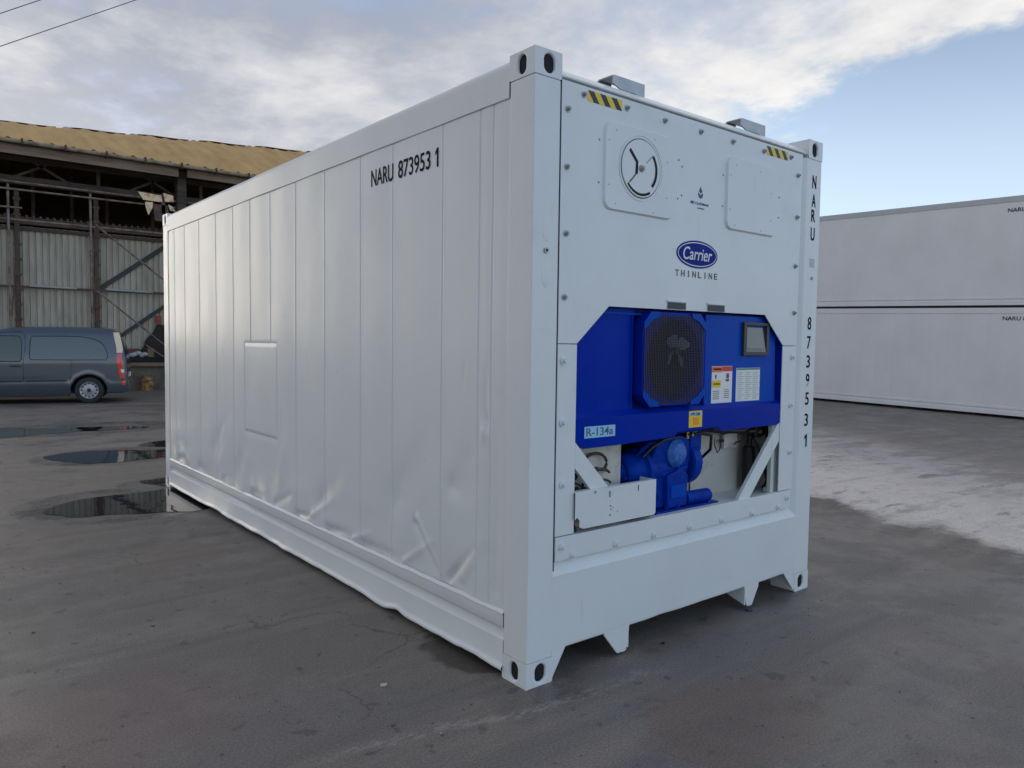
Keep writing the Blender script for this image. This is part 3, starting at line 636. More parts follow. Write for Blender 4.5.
    ribbon([pol(.115, 137), pol(.045, 140), pol(.036, 165), pol(.036, 190), pol(.045, 215)], .018, -.0068, DARK, 'vent_slot', C)
    ribbon([pol(.045, 217), pol(.115, 222)], .009, -.0068, INKG, 'vent_slot', C)
    ribbon([pol(.112, a) for a in range(38, -45, -8)], .016, -.0068, DARK, 'vent_slot', C)
    ribbon([pol(.128, a) for a in range(222, 300, 7)], .012, -.0068, DARK, 'vent_slot', C)
    ribbon([pol(.05, 42), pol(.115, 42)], .004, -.0068, INKG, 'vent_slot', C)
    mb = MB(); mb.cyl((cx, -.006, cz), (cx, -.020, cz), .018, .014, n=20); mb.cyl((cx, -.02, cz), (cx, -.028, cz), .009, n=6); mb.build('vent_knob', GALV, C, 40)
    sloped_plate('blank_plate', 1.418, 2.245, 1.925, 2.655, .05, .0100, -.003, .008, WHITE, C, [(1.50, 2.61), (1.45, 2.55), (1.45, 2.36), (1.5, 2.275), (1.74, 2.61), (1.76, 2.27), (1.86, 2.5), (1.86, 2.34)])
    mb = MB()
    for (x, z) in ((.41, 2.56), (.41, 2.36), (1.0, 2.56), (1.03, 2.53), (1.0, 2.36), (1.03, 2.38), (1.39, 2.54), (1.39, 2.37), (1.955, 2.49), (1.955, 2.37)): mb.cyl((x, .0102, z), (x, .0055, z), .0065, .004, n=10)
    mb.build('rivets', GALV, C)['kind'] = 'stuff'
    HZ = hazard_mat()
    for (a, b) in ((.326, .560), (1.805, 2.035)):
        mb = MB(); mb.box(a, .0085, 2.722, b, .0099, 2.772); mb.build('hazard_tape', HZ, C)
    # lifting brackets on top
    for (a, b) in ((.560, .790), (1.635, 1.880)):
        mb = MB(); z0 = 2.842
        mb.box(a, .075, z0, b, .155, z0+.005); mb.prism([(a, z0+.03), (a+.05, z0+.012), (a+.1, z0+.012), (b-.07, z0+.012), (b-.04, z0), (b, z0), (b, z0+.072), (a+.01, z0+.072), (a, z0+.07)], 1, .062, .070)
        mb.box(a, .070, z0+.0665, b, .16, z0+.072); mb.prism([(.0705, z0+.0055), (.155, z0+.0055), (.155, z0+.066), (.0705, z0+.066)], 0, b-.006, b); mb.prism([(.161, z0+.072), (.30, z0+.005), (.285, z0), (.161, z0+.06)], 0, a, a+.09)
        mb.build('lifting_bracket', GALV, C, 30)
    # drip slots above the opening
    for (a, b) in ((.933, 1.090), (1.276, 1.436)):
        mb = MB(); mb.box(a, .0075, 1.780, b, .0095, 1.822); o = mb.build('latch_slot', GALV, C)
        mb = MB(); mb.box(a+.006, .0045, 1.782, b-.006, .0070, 1.815); mb.build('slot_recess', mat('slot_shadow', (.06, .07, .075), .7), o)
        mb = MB(); mb.box(a-.003, .001, 1.8185, b+.003, .0095, 1.826); mb.build('slot_lip', WHITE, o)
    # --- lettering
    yy = .0092
    fr = lambda x, z, y=yy: T(x, y, z, FRONT)
    lh = .074; items = []
    for ch, x, z in zip('NARU', (2.352,)*4, (2.638, 2.522, 2.426, 2.310)): items.append((ch, .082 if ch != 'R' else .078, .046, fr(x, z, .0008), .0015, 0))
    for it in items: text('owner_letter', [it], INK, C)
    items = []
    for ch, z in zip('873953', (1.742, 1.620, 1.497, 1.377, 1.257, 1.120)): items.append((ch, .082, .042, fr(2.352, z, .0008), .0012, 0))
    for it in items: text('serial_digit', [it], INK, C)
    items = []
    one('check_digit', .082, .028, fr(2.352, .985, .0002), INK, C)
    xs = .0
    sd_ = lambda y, z: T(.002, y, z, LEFT)
    txt = []
    def seg(nm, s, y0, y1, h=.098, zc=2.552):
        o = text(nm, [(s, h, abs(y0-y1), sd_((y0+y1)/2, zc), .0012, 0)], INK, C)
        xp = min(.008-side_disp(y0+(y1-y0)*a/12, zc+h*(b/2-.5)) for a in range(13) for b in range(3))-.0010
        for v in o.data.vertices: v.co.x = xp-(.0008 if v.co.x < .002 else 0)
    seg('owner_code', 'NARU', 1.488, 1.232); seg('serial_number', '873953', 1.175, .845); o = one('check_digit', .098, .030, sd_(.785, 2.552), INK, C)
    for v in o.data.vertices: v.co.x = .008-side_disp(.785, 2.55)-.0010-(.0008 if v.co.x < .002 else 0)
    mb = MB(); n = 48
    def ell(a, b, y, m, nm):
        mb = MB(); mb.bm.faces.new([mb.bm.verts.new((1.176+a*math.cos(2*PI*k/n), y, 2.082+b*math.sin(2*PI*k/n))) for k in range(n)]); return mb.build(nm, m, C)
    def ell3(a, b, y0, y1, m, nm):
        mb = MB(); A = [mb.bm.verts.new((1.176+a*math.cos(2*PI*k/n), y0, 2.082+b*math.sin(2*PI*k/n))) for k in range(n)]; B = [mb.bm.verts.new((1.176+a*math.cos(2*PI*k/n), y1, 2.082+b*math.sin(2*PI*k/n))) for k in range(n)]
        mb.bm.faces.new(B)
        for k in range(n): mb.bm.faces.new((A[k], A[(k+1) % n], B[(k+1) % n], B[k]))
        return mb.build(nm, m, C)
    lg = ell3(.178, .074, .0100, .0075, LOGOB, 'maker_badge'); l2 = ell3(.168, .065, .0075, .0070, STW, 'badge_ring'); l3 = ell3(.163, .060, .0070, .0064, LOGOB, 'badge_field')
    l2.parent = lg; l3.parent = lg
    text('badge_lettering', [('Carrier', .068, .250, fr(1.176, 2.084, .0060), .0006, .22)], STW, lg)
    for i, c in enumerate('THINLINE'): text('model_letter', [(c, .034, .030 if c != 'I' else .008, fr(1.008+.0480*i, 1.974), .0008, 0)], INKG, C)
    # drop shaped emblem
    mb = MB()
    pts = [(0, .038), (.010, .020), (.020, .004), (.022, -.008), (.016, -.022), (0, -.030), (-.016, -.022), (-.022, -.008), (-.020, .004), (-.010, .020)]
    mb.bm.faces.new([mb.bm.verts.new((1.190+x, .0094, 2.412+z)) for x, z in pts]); em = mb.build('drop_emblem', INKB, C)
    mb = MB(); mb.bm.faces.new([mb.bm.verts.new((1.190+x, .0090, 2.412+z)) for x, z in ((-.018, .004), (0, -.010), (.018, .004), (.016, .010), (0, -.003), (-.016, .010))]); mb.build('emblem_mark', STW, em)
    text('emblem_lettering', [('MC', .014, .032, fr(1.122, 2.357), .0016, 0), ('CLEDIMAR', .013, .120, fr(1.205, 2.355), .0002, 0), ('LINING', .008, .06, fr(1.195, 2.331), 0, 0)], INKB, C)
    mb = MB(); mb.box(2.33, .0005, 2.10, 2.385, .0017, 2.155); mb.build('data_plate', GALV, C)
    mb = MB(); mb.cyl((2.36, .002, 2.03), (2.36, -.006, 2.03), .010, n=14); mb.build('post_stud', GALV, C, 40)

    # ================= cooling unit
    U = MB().box(.20, .095, 1.10, 2.20, .11, 1.80).build('cooling_unit', BLUE, C)
    def part(mb, nm, m, sm=35): return mb.build(nm, m, U, sm)
    mb = MB(); mb.prism([(.262, 1.245), (.262, 1.58), (.480, 1.80), (.735, 1.80), (.735, 1.245)], 1, .050, .094, .003); part(mb, 'access_panel', BLUE)
    mb = MB(); mb.box(.27, .044, 1.742, 1.30, .0495, 1.752); mb.build('panel_edge', BLUE_L, U)
    mb = MB(); mb.box(.712, .046, 1.26, .720, .0495, 1.738); mb.build('panel_edge', BLUE, U)
    mb = MB(); mb.prism([(1.318, 1.250), (1.318, 1.765), (1.905, 1.768), (2.026, 1.690), (2.040, 1.250)], 1, .040, .092, .003); cp = part(mb, 'control_panel', BLUE_L)
    mb = MB(); mb.box(1.310, .034, 1.255, 1.320, .06, 1.765, .002); mb.build('hinge_strip', BLUE, U)
    # lower band : sloping top flange, chamfered lower corners, stepped underside
    mb = MB(); mb.prism([(.288, 1.236), (.288, 1.120), (.345, 1.088), (.62, 1.090), (1.02, 1.100), (1.05, 1.125), (1.40, 1.130), (1.44, 1.104), (2.02, 1.108), (2.10, 1.150), (2.10, 1.236)], 1, .016, .060, .003); bd = part(mb, 'lower_cover', BLUE)
    mb = MB(); mb.prism([(.018, 1.2365), (.048, 1.262), (.06, 1.262), (.06, 1.2365)], 0, .288, 2.10, .001); mb.build('cover_ledge', BLUE, U)
    # fan shroud
    x0, x1, z0, z1, ch = .750, 1.266, 1.270, 1.762, .055
    fcx, fcz, fr_ = 1.014, 1.512, .218
    mb = MB(); oc = [(x0+ch, z0), (x1-ch, z0), (x1, z0+ch), (x1, z1-ch), (x1-ch, z1), (x0+ch, z1), (x0, z1-ch), (x0, z0+ch)]
    N_ = 64; ring = []
    for k in range(N_):
        a = 2*PI*k/N_; dx, dz = math.cos(a), math.sin(a); best = 9
        for i in range(8):
            (ax, az), (bx, bz) = oc[i], oc[(i+1) % 8]; ex, ez = bx-ax, bz-az; den = dx*ez-dz*ex
            if abs(den) > 1e-9:
                t = ((ax-fcx)*ez-(az-fcz)*ex)/den
                if t > 0: best = min(best, t)
        ring.append((fcx+dx*best, fcz+dz*best))
    yf, yb = .004, .060
    A = [mb.bm.verts.new((p[0], yf, p[1])) for p in ring]; B = [mb.bm.verts.new((fcx+fr_*math.cos(2*PI*k/N_), yf, fcz+fr_*math.sin(2*PI*k/N_))) for k in range(N_)]
    D = [mb.bm.verts.new((fcx+(fr_-.01)*math.cos(2*PI*k/N_), .09, fcz+(fr_-.01)*math.sin(2*PI*k/N_))) for k in range(N_)]; E = [mb.bm.verts.new((p[0], yb, p[1])) for p in ring]
    for k in range(N_):
        j = (k+1) % N_; mb.bm.faces.new((A[k], A[j], B[j], B[k])); mb.bm.faces.new((B[k], B[j], D[j], D[k])); mb.bm.faces.new((A[k], A[j], E[j], E[k]))
    fan = part(mb, 'fan_shroud', BLUE, 30)
    mb = MB(); mb.box(fcx-fr_, .088, fcz-fr_, fcx+fr_, .0945, fcz+fr_); mb.build('fan_well', DARK, U)
    # wire grille
    mb = MB(); p = .0135; yw = -.004
    i = 0; x = x0+.012
    while x < x1-.01:
        ins = max(0, ch+.01-min(x-x0, x1-x)); mb.box(x-.0019, yw, z0+.012+ins, x+.0019, yw+.0025, z1-.012-ins); x += p
    z = z0+.012
    while z < z1-.01:
        ins = max(0, ch+.01-min(z-z0, z1-z)); mb.box(x0+.012+ins, yw+.003, z-.0014, x1-.012-ins, yw+.0055, z+.0014); z += p
    mb.build('fan_grille', mat('grille_wire', (.035, .03, .045), .5), U)
    for sx, sz in ((x0, z0), (x0, z1), (x1, z0), (x1, z1)):
        a = 1 if sx == x0 else -1; b = 1 if sz == z0 else -1; mb = MB()
        mb.prism([(sx+a*ch, sz), (sx+a*.13, sz), (sx+a*.12, sz+b*.025), (sx+a*.07, sz+b*.04), (sx+a*.02, sz+b*.08), (sx, sz+b*.09), (sx, sz+b*ch)], 1, -.0075, -.0045); mb.build('grille_corner', BLUE_L, U)
    mb = MB()
    for k in range(4):
        a0 = R(35+90*k); P = []
        for (rr, w, y) in ((.02, .012, .062), (.05, .026, .058), (.08, .034, .052), (.095, .020, .050)):
            P.append([(fcx+.075+rr*math.cos(a0)-w*t*math.sin(a0), y+.014*t, fcz+.05+rr*math.sin(a0)+w*t*math.cos(a0)) for t in (-1, -.3, .4, 1)])
        mb.grid(P)
    mb.build('fan_blades', FANG, U, 60); mb = MB(); mb.cyl((fcx+.075, .045, fcz+.05), (fcx+.075, .087, fcz+.05), .022, n=24, bev=.005); mb.build('fan_hub', BLACK, U, 40)
    # display
    dx0, dx1, dz0, dz1 = 1.668, 1.930, 1.535, 1.732
    mb = MB(); mb.box(dx0, .022, dz0, dx1, .042, dz0+.022, .002); mb.box(dx0, .022, dz1-.018, dx1, .042, dz1, .002); mb.box(dx0, .022, dz0+.0222, dx0+.030, .042, dz1-.0182, .002); mb.box(dx1-.026, .022, dz0+.0222, dx1, .042, dz1-.0182, .002)
    mb.build('display_frame', mat('display_grey', (.035, .038, .042), .5), U, 35)
    mb = MB(); mb.prism([(.0385, dz0+.02), (.0250, dz0+.021), (.0385, dz1-.03)], 0, dx0+.03, dx1-.026); mb.build('display_screen', SCREEN, U)
    mb = MB(); mb.box(dx0+.045, .0255, dz0+.025, dx1-.05, .0262, dz0+.045); mb.build('display_keys', mat('grey_keys', (.18, .19, .2), .5), U)
    # stickers
    def stk(nm, a, b, c, d, y, m, par=U, th=.0012):
        mb = MB(); mb.box(a, y-th, b, c, y, d); return mb.build(nm, m, par)
    y = .0395
    s = stk('warning_sticker', 1.386, 1.262, 1.582, 1.474, y, STW)
    stk('sticker_header', 1.388, 1.440, 1.486, 1.472, y-.0013, STO); stk('sticker_header', 1.487, 1.444, 1.580, 1.472, y-.0013, STR)
    stk('sticker_block', 1.390, 1.352, 1.472, 1.392, y-.0013, STY)
    text('sticker_lettering', [('WARNING', .012, .080, fr(1.437, 1.457, y-.0026), .0004, 0), ('CAUTION', .010, .066, fr(1.43, 1.372, y-.0026), .0004, 0)], INK, U)
    mb = MB(); mb.box(1.418, y-.0026, 1.402, 1.430, y-.0013, 1.425); mb.build('sticker_icon', INKG, U); mb = MB(); mb.box(1.52, y-.0026, 1.385, 1.55, y-.0013, 1.400); mb.box(1.525, y-.0026, 1.403, 1.550, y-.0013, 1.432); mb.build('sticker_icon', INKG, U); mb = MB()
    for k in range(5): mb.box(1.40, y-.0020, 1.285+.011*k, 1.46, y-.0013, 1.289+.011*k)
    mb.build('sticker_print', INKG, U); mb = MB()
    for k in range(5): mb.box(1.505, y-.0020, 1.29+.011*k, 1.555, y-.0013, 1.294+.011*k)
    mb.build('sticker_print', INKG, U)
    stk('table_sticker', 1.622, 1.264, 1.866, 1.461, y, STW); stk('sticker_header', 1.626, 1.450, 1.862, 1.459, y-.0013, mat('green_print', (.05, .2, .12), .5))
    mb = MB()
    for k in range(14):
        for c_ in range(3): mb.box(1.636+.078*c_, y-.0022, 1.276+.012*k, 1.690+.078*c_+.012*((k*7+c_*3) % 3-1), y-.0013, 1.280+.012*k)
    mb.build('sticker_print', STG, U)
    yb2 = .0155; n0 = set(U.children)
    stk('yellow_sticker', 1.138, 1.142, 1.254, 1.232, yb2, STY); stk('sticker_header', 1.146, 1.205, 1.246, 1.224, yb2-.0013, STLB)
    text('sticker_lettering', [('PTI OK', .016, .078, fr(1.196, 1.2145, yb2-.0028), .0004, 0)], INK, U); stk('sticker_block', 1.175, 1.155, 1.225, 1.195, yb2-.0013, mat('amber_print', (.8, .3, .02), .5))
    stk('refrigerant_sticker', .343, 1.138, .556, 1.194, yb2, STLB); text('sticker_lettering', [('R-134a', .040, .185, fr(.448, 1.167, yb2-.0014), .0006, 0)], mat('sticker_blue_ink', (.02, .12, .22), .5), U)

    STK = [o for o in U.children if o not in n0 and o.name.split('.')[0] not in ('yellow_sticker', 'refrigerant_sticker')]
    # ================= lower compartment
    mb = MB(); mb.prism([(.012, .664), (.30, .664), (.30, .670), (.012, .670)], 0, .20, 2.20); mb.build('compartment_floor', WHITE, C)
    mb = MB(); P = []
    for i in range(13):
        a = i/12*PI/2; P.append([(1.40, .30-.0*i, .67), (1.40, .30, 1.2)] if False else [(1.56+.62*i/12, .30-.05*math.sin(a*2)**2, .67), (1.56+.62*i/12, .30-.05*math.sin(a*2)**2, 1.2)])
    mb.grid(P); mb.box(.21, .315, .665, 2.25, .325, 1.25); mb.build('compartment_wall', CREAM, C, 60)
    mb = MB(); mb.box(.20, .05, .66, .206, .32, 1.2); mb.build('compartment_wall', CREAM, C); mb = MB(); mb.box(2.206, .05, .66, 2.212, .32, 1.2); mb.build('compartment_wall', CREAM, C)
    mb = MB(); mb.box(.40, .13, .672, .745, .145, 1.12, .002); mb.box(.735, .145, .672, .745, .31, 1.12); mb.build('equipment_box', CREAM, C)
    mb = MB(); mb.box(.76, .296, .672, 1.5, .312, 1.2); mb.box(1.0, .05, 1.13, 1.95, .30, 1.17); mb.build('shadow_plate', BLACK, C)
    # compressor
    K = MB(); K.prism([(1.05, .69), (1.30, .69), (1.31, .86), (1.345, .95), (1.33, 1.06), (1.26, 1.085), (1.10, 1.085), (1.05, 1.05), (1.00, .96), (1.03, .86)], 1, .100, .28, .016)
    K.prism([(1.11, .69), (1.28, .69), (1.285, .87), (1.21, .905), (1.10, .875)], 1, .070, .12, .012); K.bar((1.09, .10, .875), (1.30, .10, .90), .022, .03, .006); K.box(1.06, .12, 1.06, 1.18, .24, 1.11, .012)
    K = K.build('compressor', BLUE_C, C, 40)
    mb = MB(); mb.lathe([(0, -.15), (.05, -.15), (.06, -.13), (.085, -.125), (.10, -.10), (.105, .0), (.125, .01), (.125, .04), (.11, .05), (.11, .16)], (.965, .20, .90), (1, 0, 0), 32)
    for k in range(8): a = k*PI/4; mb.cyl((.800, .20+.085*math.cos(a), .885+.085*math.sin(a)), (.815, .20+.085*math.cos(a), .885+.085*math.sin(a)), .009, n=6)
    mb.build('motor_housing', BLUE_C, K, 40)
    mb = MB(); mb.lathe([(.078, 0), (.078, .012), (.066, .022), (.060, .032), (.045, .040), (0, .043)], (1.20, .100, .990), (0, -1, 0), 32); mb.build('cylinder_head', mat('worn_blue', (.01, .10, .42), .5, col2=(.05, .17, .48), thr=(.50, .60), vscale=55, bump=.003, bscale=70), K, 40)
    mb = MB()
    for k in range(8): a = k*PI/4+.2; mb.cyl((1.205+.074*math.cos(a), .110, .985+.074*math.sin(a)), (1.205+.074*math.cos(a), .088, .985+.074*math.sin(a)), .007, n=6)
    mb.build('head_bolts', BLUE_L, K)
    mb = MB(); mb.lathe([(0, -.02), (.125, -.02), (.135, -.01), (.135, .05), (.12, .06), (.105, .09), (.07, .10), (0, .10)], (1.355, .20, .92), (1, 0, 0), 36)
    for k in range(10): a = k*PI/5; mb.cyl((1.405, .20+.12*math.cos(a), .92+.12*math.sin(a)), (1.42, .20+.12*math.cos(a), .92+.12*math.sin(a)), .008, n=6)
    mb.build('end_flange', BLUE_C, K, 40)
    mb = MB(); mb.box(1.335, .10, .985, 1.44, .22, 1.085, .010); mb.build('terminal_box', BLUE_C, K, 40)
    mb = MB(); mb.cyl((1.30, .11, .722), (1.505, .10, .722), .038, n=24, bev=.004); mb.lathe([(.030, 0), (.030, -.02), (0, -.02)], (1.506, .10, .722), (1, 0, 0), 20); mb.build('oil_filter', BLUE_C, K, 40)
    mb = MB(); mb.lathe([(.029, 0), (0, .0)], (1.5065, .10, .722), (1, 0, 0), 20); mb.build('filter_bore', DARK, K)
    mb = MB(); mb.box(1.0, .06, .6705, 1.56, .28, .684, .003); mb.cyl((1.12, .09, .684), (1.12, .09, .71), .014, n=10); mb.cyl((1.2, .082, .684), (1.2, .082, .715), .018, n=10); mb.build('compressor_base', BLUE_C, K, 40)
    mb = MB(); mb.tube([(1.08, .2, 1.04), (1.07, .19, 1.09), (1.02, .2, 1.12), (.94, .22, 1.12)], .016); mb.tube([(.93, .15, .98), (.95, .12, 1.03), (1.02, .12, 1.06), (1.1, .13, 1.04)], .012); mb.build('suction_pipe', BLUE_C, K, 60)
    for (x, z) in ((1.06, .76), (1.06, .92), (1.28, .76)):
        mb = MB(); mb.cyl((x, .116, z), (x, .098, z), .016, n=6); mb.cyl((x, .1, z), (x, .09, z), .008, n=8); mb.build('case_bolt', BLUE_C, K)
    mb = MB(); mb.box(1.13, .064, .745, 1.26, .0745, .815, .004); mb.build('sump_cover', BLUE_L, K, 30)
    mb = MB(); mb.cyl((1.33, .12, 1.06), (1.33, .12, 1.10), .012, n=10); mb.cyl((1.33, .12, 1.085), (1.33, .08, 1.085), .008, n=8); mb.build('service_valve', BRASS, K, 40)
    mb = MB(); mb.tube([(1.36, .13, 1.07), (1.40, .09, 1.09), (1.50, .08, 1.07), (1.55, .12, .98), (1.54, .2, .90)], .009); mb.build('black_hose', BLACK, K, 60); mb = MB(); mb.tube([(.93, .10, .99), (.98, .08, 1.04), (1.08, .08, 1.075), (1.2, .09, 1.08)], .008); mb.build('black_hose', BLACK, K, 60)
    # cables
    mb = MB()
    def loop(cx_, cy_, cz_, rx, rz, a0, a1, r=.007, tilt=0): mb.tube([(cx_+rx*math.cos(R(a0+(a1-a0)*i/20)), cy_+tilt*i/20, cz_+rz*math.sin(R(a0+(a1-a0)*i/20))) for i in range(21)], r)
    loop(.52, .10, .985, .085, .055, 200, -40, .008); loop(.50, .09, .93, .12, .03, 10, 190, .007); loop(.36, .08, .91, .06, .09, -30, 200, .007)
    random.seed(5)
    for i in range(9): loop(.34+random.uniform(-.05, .25), .07+random.uniform(0, .05), .88+random.uniform(-.03, .05), random.uniform(.05, .13), random.uniform(.02, .05), random.uniform(0, 90), random.uniform(180, 330), random.uniform(.004, .008))
    mb.tube([(.31, .05, .75), (.32, .04, .69), (.30, .05, .68)], .02); mb.build('cable_bundle', HOSE, C, 60)
    # right hand plumbing
    mb = MB(); mb.cyl((2.02, .20, .68), (2.02, .20, .95), .038, n=20, bev=.008); mb.cyl((2.02, .2, .95), (2.03, .19, 1.12), .018, n=12); mb.tube([(1.55, .22, 1.12), (1.7, .17, 1.06), (1.85, .15, 1.08), (1.97, .17, 1.05), (2.05, .14, 1.02)], .013)
    mb.tube([(1.45, .2, 1.10), (1.6, .12, 1.085), (1.8, .11, 1.075), (1.96, .14, 1.10)], .018); mb.tube([(2.10, .15, 1.15), (2.12, .13, 1.0), (2.08, .14, .86), (2.12, .12, .74), (2.10, .14, .68)], .014)
    mb.tube([(1.98, .12, 1.10), (1.93, .11, 1.02), (1.98, .11, .96), (2.03, .12, .90)], .009); mb.box(2.03, .10, .85, 2.10, .14, .90, .006); mb.cyl((2.08, .12, .83), (2.13, .10, .83), .014, n=12); mb.cyl((1.90, .13, 1.06), (1.945, .12, 1.06), .016, n=10); mb.box(2.0, .13, 1.02, 2.09, .2, 1.12, .01)
    mb.cyl((2.10, .10, .845), (2.155, .08, .845), .011, n=10); mb.build('pipework', BLACK, C, 60)
    mb = MB(); mb.cyl((2.00, .12, 1.055), (2.0, .10, 1.055), .012, n=12); mb.cyl((2.045, .10, 1.01), (2.045, .085, 1.01), .009, n=10); mb.build('brass_fitting', BRASS, C, 40)
    mb = MB(); mb.tube([(1.70, .23, 1.10), (1.69, .225, .98), (1.715, .22, .93), (1.74, .22, .955), (1.755, .22, 1.0), (1.77, .22, 1.0)], .0035); mb.box(1.735, .215, .995, 1.775, .225, 1.01); mb.tube([(1.93, .2, .99), (1.88, .2, .985), (1.86, .2, .97)], .004); mb.build('loose_wire', BLACK, C)
    mb = MB(); mb.box(1.78, .22, .95, 1.92, .24, 1.09, .004); mb.build('junction_plate', CREAM, C)
    mb = MB(); mb.cyl((2.05, .09, .672), (2.05, .09, .70), .014, n=12); mb.build('drain_cap', STW, C)
    # braces and tray
    mb = MB(); mb.prism([(.285, 1.125), (.285, 1.000), (.405, .875), (.530, .875)], 1, .016, .040, .002); mb.build('diagonal_brace', WHITE, C, 30)
    mb = MB(); mb.prism([(2.050, 1.145), (2.050, 1.015), (1.735, .680), (1.615, .680)], 1, .016, .040, .002); mb.build('diagonal_brace', WHITE, C, 30)
    mb = MB(); mb.box(2.012, .035, .68, 2.0475, .06, 1.10); mb.build('brace_backing', CREAM, C)
    mb = MB(); mb.prism([(.288, .883), (.872, .889), (.872, .712), (.860, .702), (.345, .702), (.318, .712), (.318, .745), (.300, .762), (.288, .750)], 1, -.006, -.002, .0008); mb.box(.862, -.002, .712, .872, .10, .887); mb.box(.29, -.002, .879, .872, .03, .8845); mb.build('front_tray', WHITE, C, 30)
    mb = MB()
    for (x, z, w, h) in ((.523, .850, .006, .030), (.733, .858, .005, .030), (.528, .790, .008, .006), (.533, .772, .006, .006), (.545, .780, .004, .004), (.527, .745, .008, .006), (.58, .757, .006, .004)): mb.box(x-w/2, -.0072, z-h/2, x+w/2, -.0062, z+h/2)
    mb.box(.70, -.0045, .698, .83, .03, .7015); mb.build('tray_slots', DARK, C)
    mb = MB(); mb.cyl((.42, -.006, .873), (.42, -.010, .873), .007, n=10); mb.build('tray_rivet', GALV, C)
    ref = {'front_panel': .010, 'side_stile': .010, 'vent_plate': .004, 'vent_rim': .004, 'vent_groove': .004, 'vent_disc': .004, 'vent_slot': .004, 'vent_knob': .004, 'blank_plate': .004, 'rivets': .008, 'hazard_tape': .009, 'maker_badge': .009,
           'model_letter': .009, 'drop_emblem': .009, 'emblem_lettering': .009, 'latch_slot': .008, 'lower_cover': .016, 'cover_ledge': .016, 'yellow_sticker': .016, 'refrigerant_sticker': .016, 'diagonal_brace': .016}
    def fix(o, y):
        if o.type == 'MESH' and o.data.users == 1:
            for v in o.data.vertices: v.co.x += y*(v.co.x-CAM.x)/(-CAM.y)
            if o.name.split('.')[0] not in ('front_panel', 'side_stile'):
                for v in o.data.vertices: v.co.z += y*(v.co.z-CAM.z)/(-CAM.y)
        for c in o.children: fix(c, y)
    for o in list(C.children)+list(U.children):
        n = o.name.split('.')[0]
        if n in ref: fix(o, ref[n])
        elif n == 'bolt' and o.location.y > .006: o.location.x += .010*(o.location.x-CAM.x)/(-CAM.y)
    for o in STK:
        fix(o, .016)
    K.location.x = -.045
    return C
build_container()

# ------------------------------------------------------------------ stacked containers on the right
def build_stack():
    W2 = mat('grey_white_paint', (.83, .83, .835), .45, var=.10, vscale=.8, bump=.0008, bscale=6, rvar=.08)
    LIP = mat('rail_paint', (.55, .57, .58), .45, var=.1)
    length = 12.19
    for lev, (lab, txt) in enumerate((('long white container at the bottom of the stack on the right, standing on the yard', ('NARU 877104 2', 'GB')), ('long white container on top of the stack on the right', ('NARU 577268 0', '45G1')))):
        root = thing('stacked_container', (0, 0, 0), label=lab, cat='shipping container', group='stack of two long white containers on the right')
        # local: x=0 face that looks to -X, y from 0 (near end) to 12.19
        for z in (0, H_-.118):
            for (x, sx) in ((0, 1), (W_, -1)):
                for (y, sy) in ((0, 1), (length, -1)): casting(root, sx, sy, x, y, z, W2)
        for (x, y) in ((.002, .002), (W_-.16, .002), (.002, length-.175), (W_-.16, length-.175)):
            mb = MB(); mb.box(x, y, .118, x+.158, y+.173, H_-.118, .006); mb.build('corner_post', W2, root, 40)
        for x in (.016, W_-.022):
            mb = MB(); s = []; n = 24
            P = []
            for i in range(n*10+1):
                yy = .176+(length-.352)*i/(n*10); k = i % 10; g = -.007 if k == 0 else .002*math.sin(PI*k/10)
                P.append([((x-g+.0015*mnoise.noise(Vector((yy*1.2, z*1.0, lev*7))) if x < 1 else x+g), yy, z) for z in (.26, .6, 1, 1.4, 1.8, 2.2, 2.55, 2.735)])
            mb.grid(P); mb.build('side_panel', W2, root, 60)
        mb = MB(); mb.box(0, .178, 2.73, .08, length-.178, 2.882, .008); mb.build('top_rail', LIP if lev else W2, root, 35)
        mb = MB(); mb.box(W_-.08, .178, 2.73, W_, length-.178, 2.882, .008); mb.build('top_rail', W2, root, 35)
        for sx in (0, 1):
            mb = MB(); q = (lambda a: a) if sx == 0 else (lambda a: W_-a)
            mb.prism([(q(.002), .045), (q(.002), .150), (q(.030), .162), (q(.030), .200), (q(.004), .212), (q(.004), .262), (q(.05), .270), (q(.06), .045)], 1, .178, length-.178); mb.build('bottom_rail', W2, root, 30)
        mb = MB(); mb.box(.05, .05, 2.80, W_-.05, length-.05, 2.868); mb.build('roof_panel', W2, root)
        mb = MB(); mb.box(.06, .06, .16, W_-.06, length-.06, .22); mb.build('underframe', DARK, root)
        mb = MB(); mb.box(.15, .012, .12, W_-.15, .05, 2.8, .005); mb.build('front_panel', W2, root); mb = MB(); mb.box(.15, length-.05, .12, W_-.15, length-.012, 2.8, .005); mb.build('rear_door', W2, root)
        t, t2 = txt
        yt = 1.86 if lev else 1.80
        text('container_number', [(t, .105, 1.05, T(.0085, yt-.53, 2.52 if lev else 2.60, LEFT), .001, 0), (t2, .085, .30, T(.0085, yt-.80, 2.37 if lev else 2.40, LEFT), .001, 0)], INK, root)
        if lev:
            pass
        else:
            mb = MB()
            for k in range(9): mb.box(.4, .5+k*1.35, .0, .5, .58+k*1.35, .044)
            mb.build('floor_chock', mat('bare_timber', (.3, .26, .2), .7), root)
        tilt = .0215
        # the whole stack leans with the yard
        ang = math.atan(tilt); root.rotation_euler = (ang, 0, R(-5.4)*0)
        base = Vector((20.45, 3.02, zg(20.5, 3.02)+.035)); up = Vector((0, -math.sin(ang), math.cos(ang)))
        root.location = base+up*(2.905*lev)
build_stack()

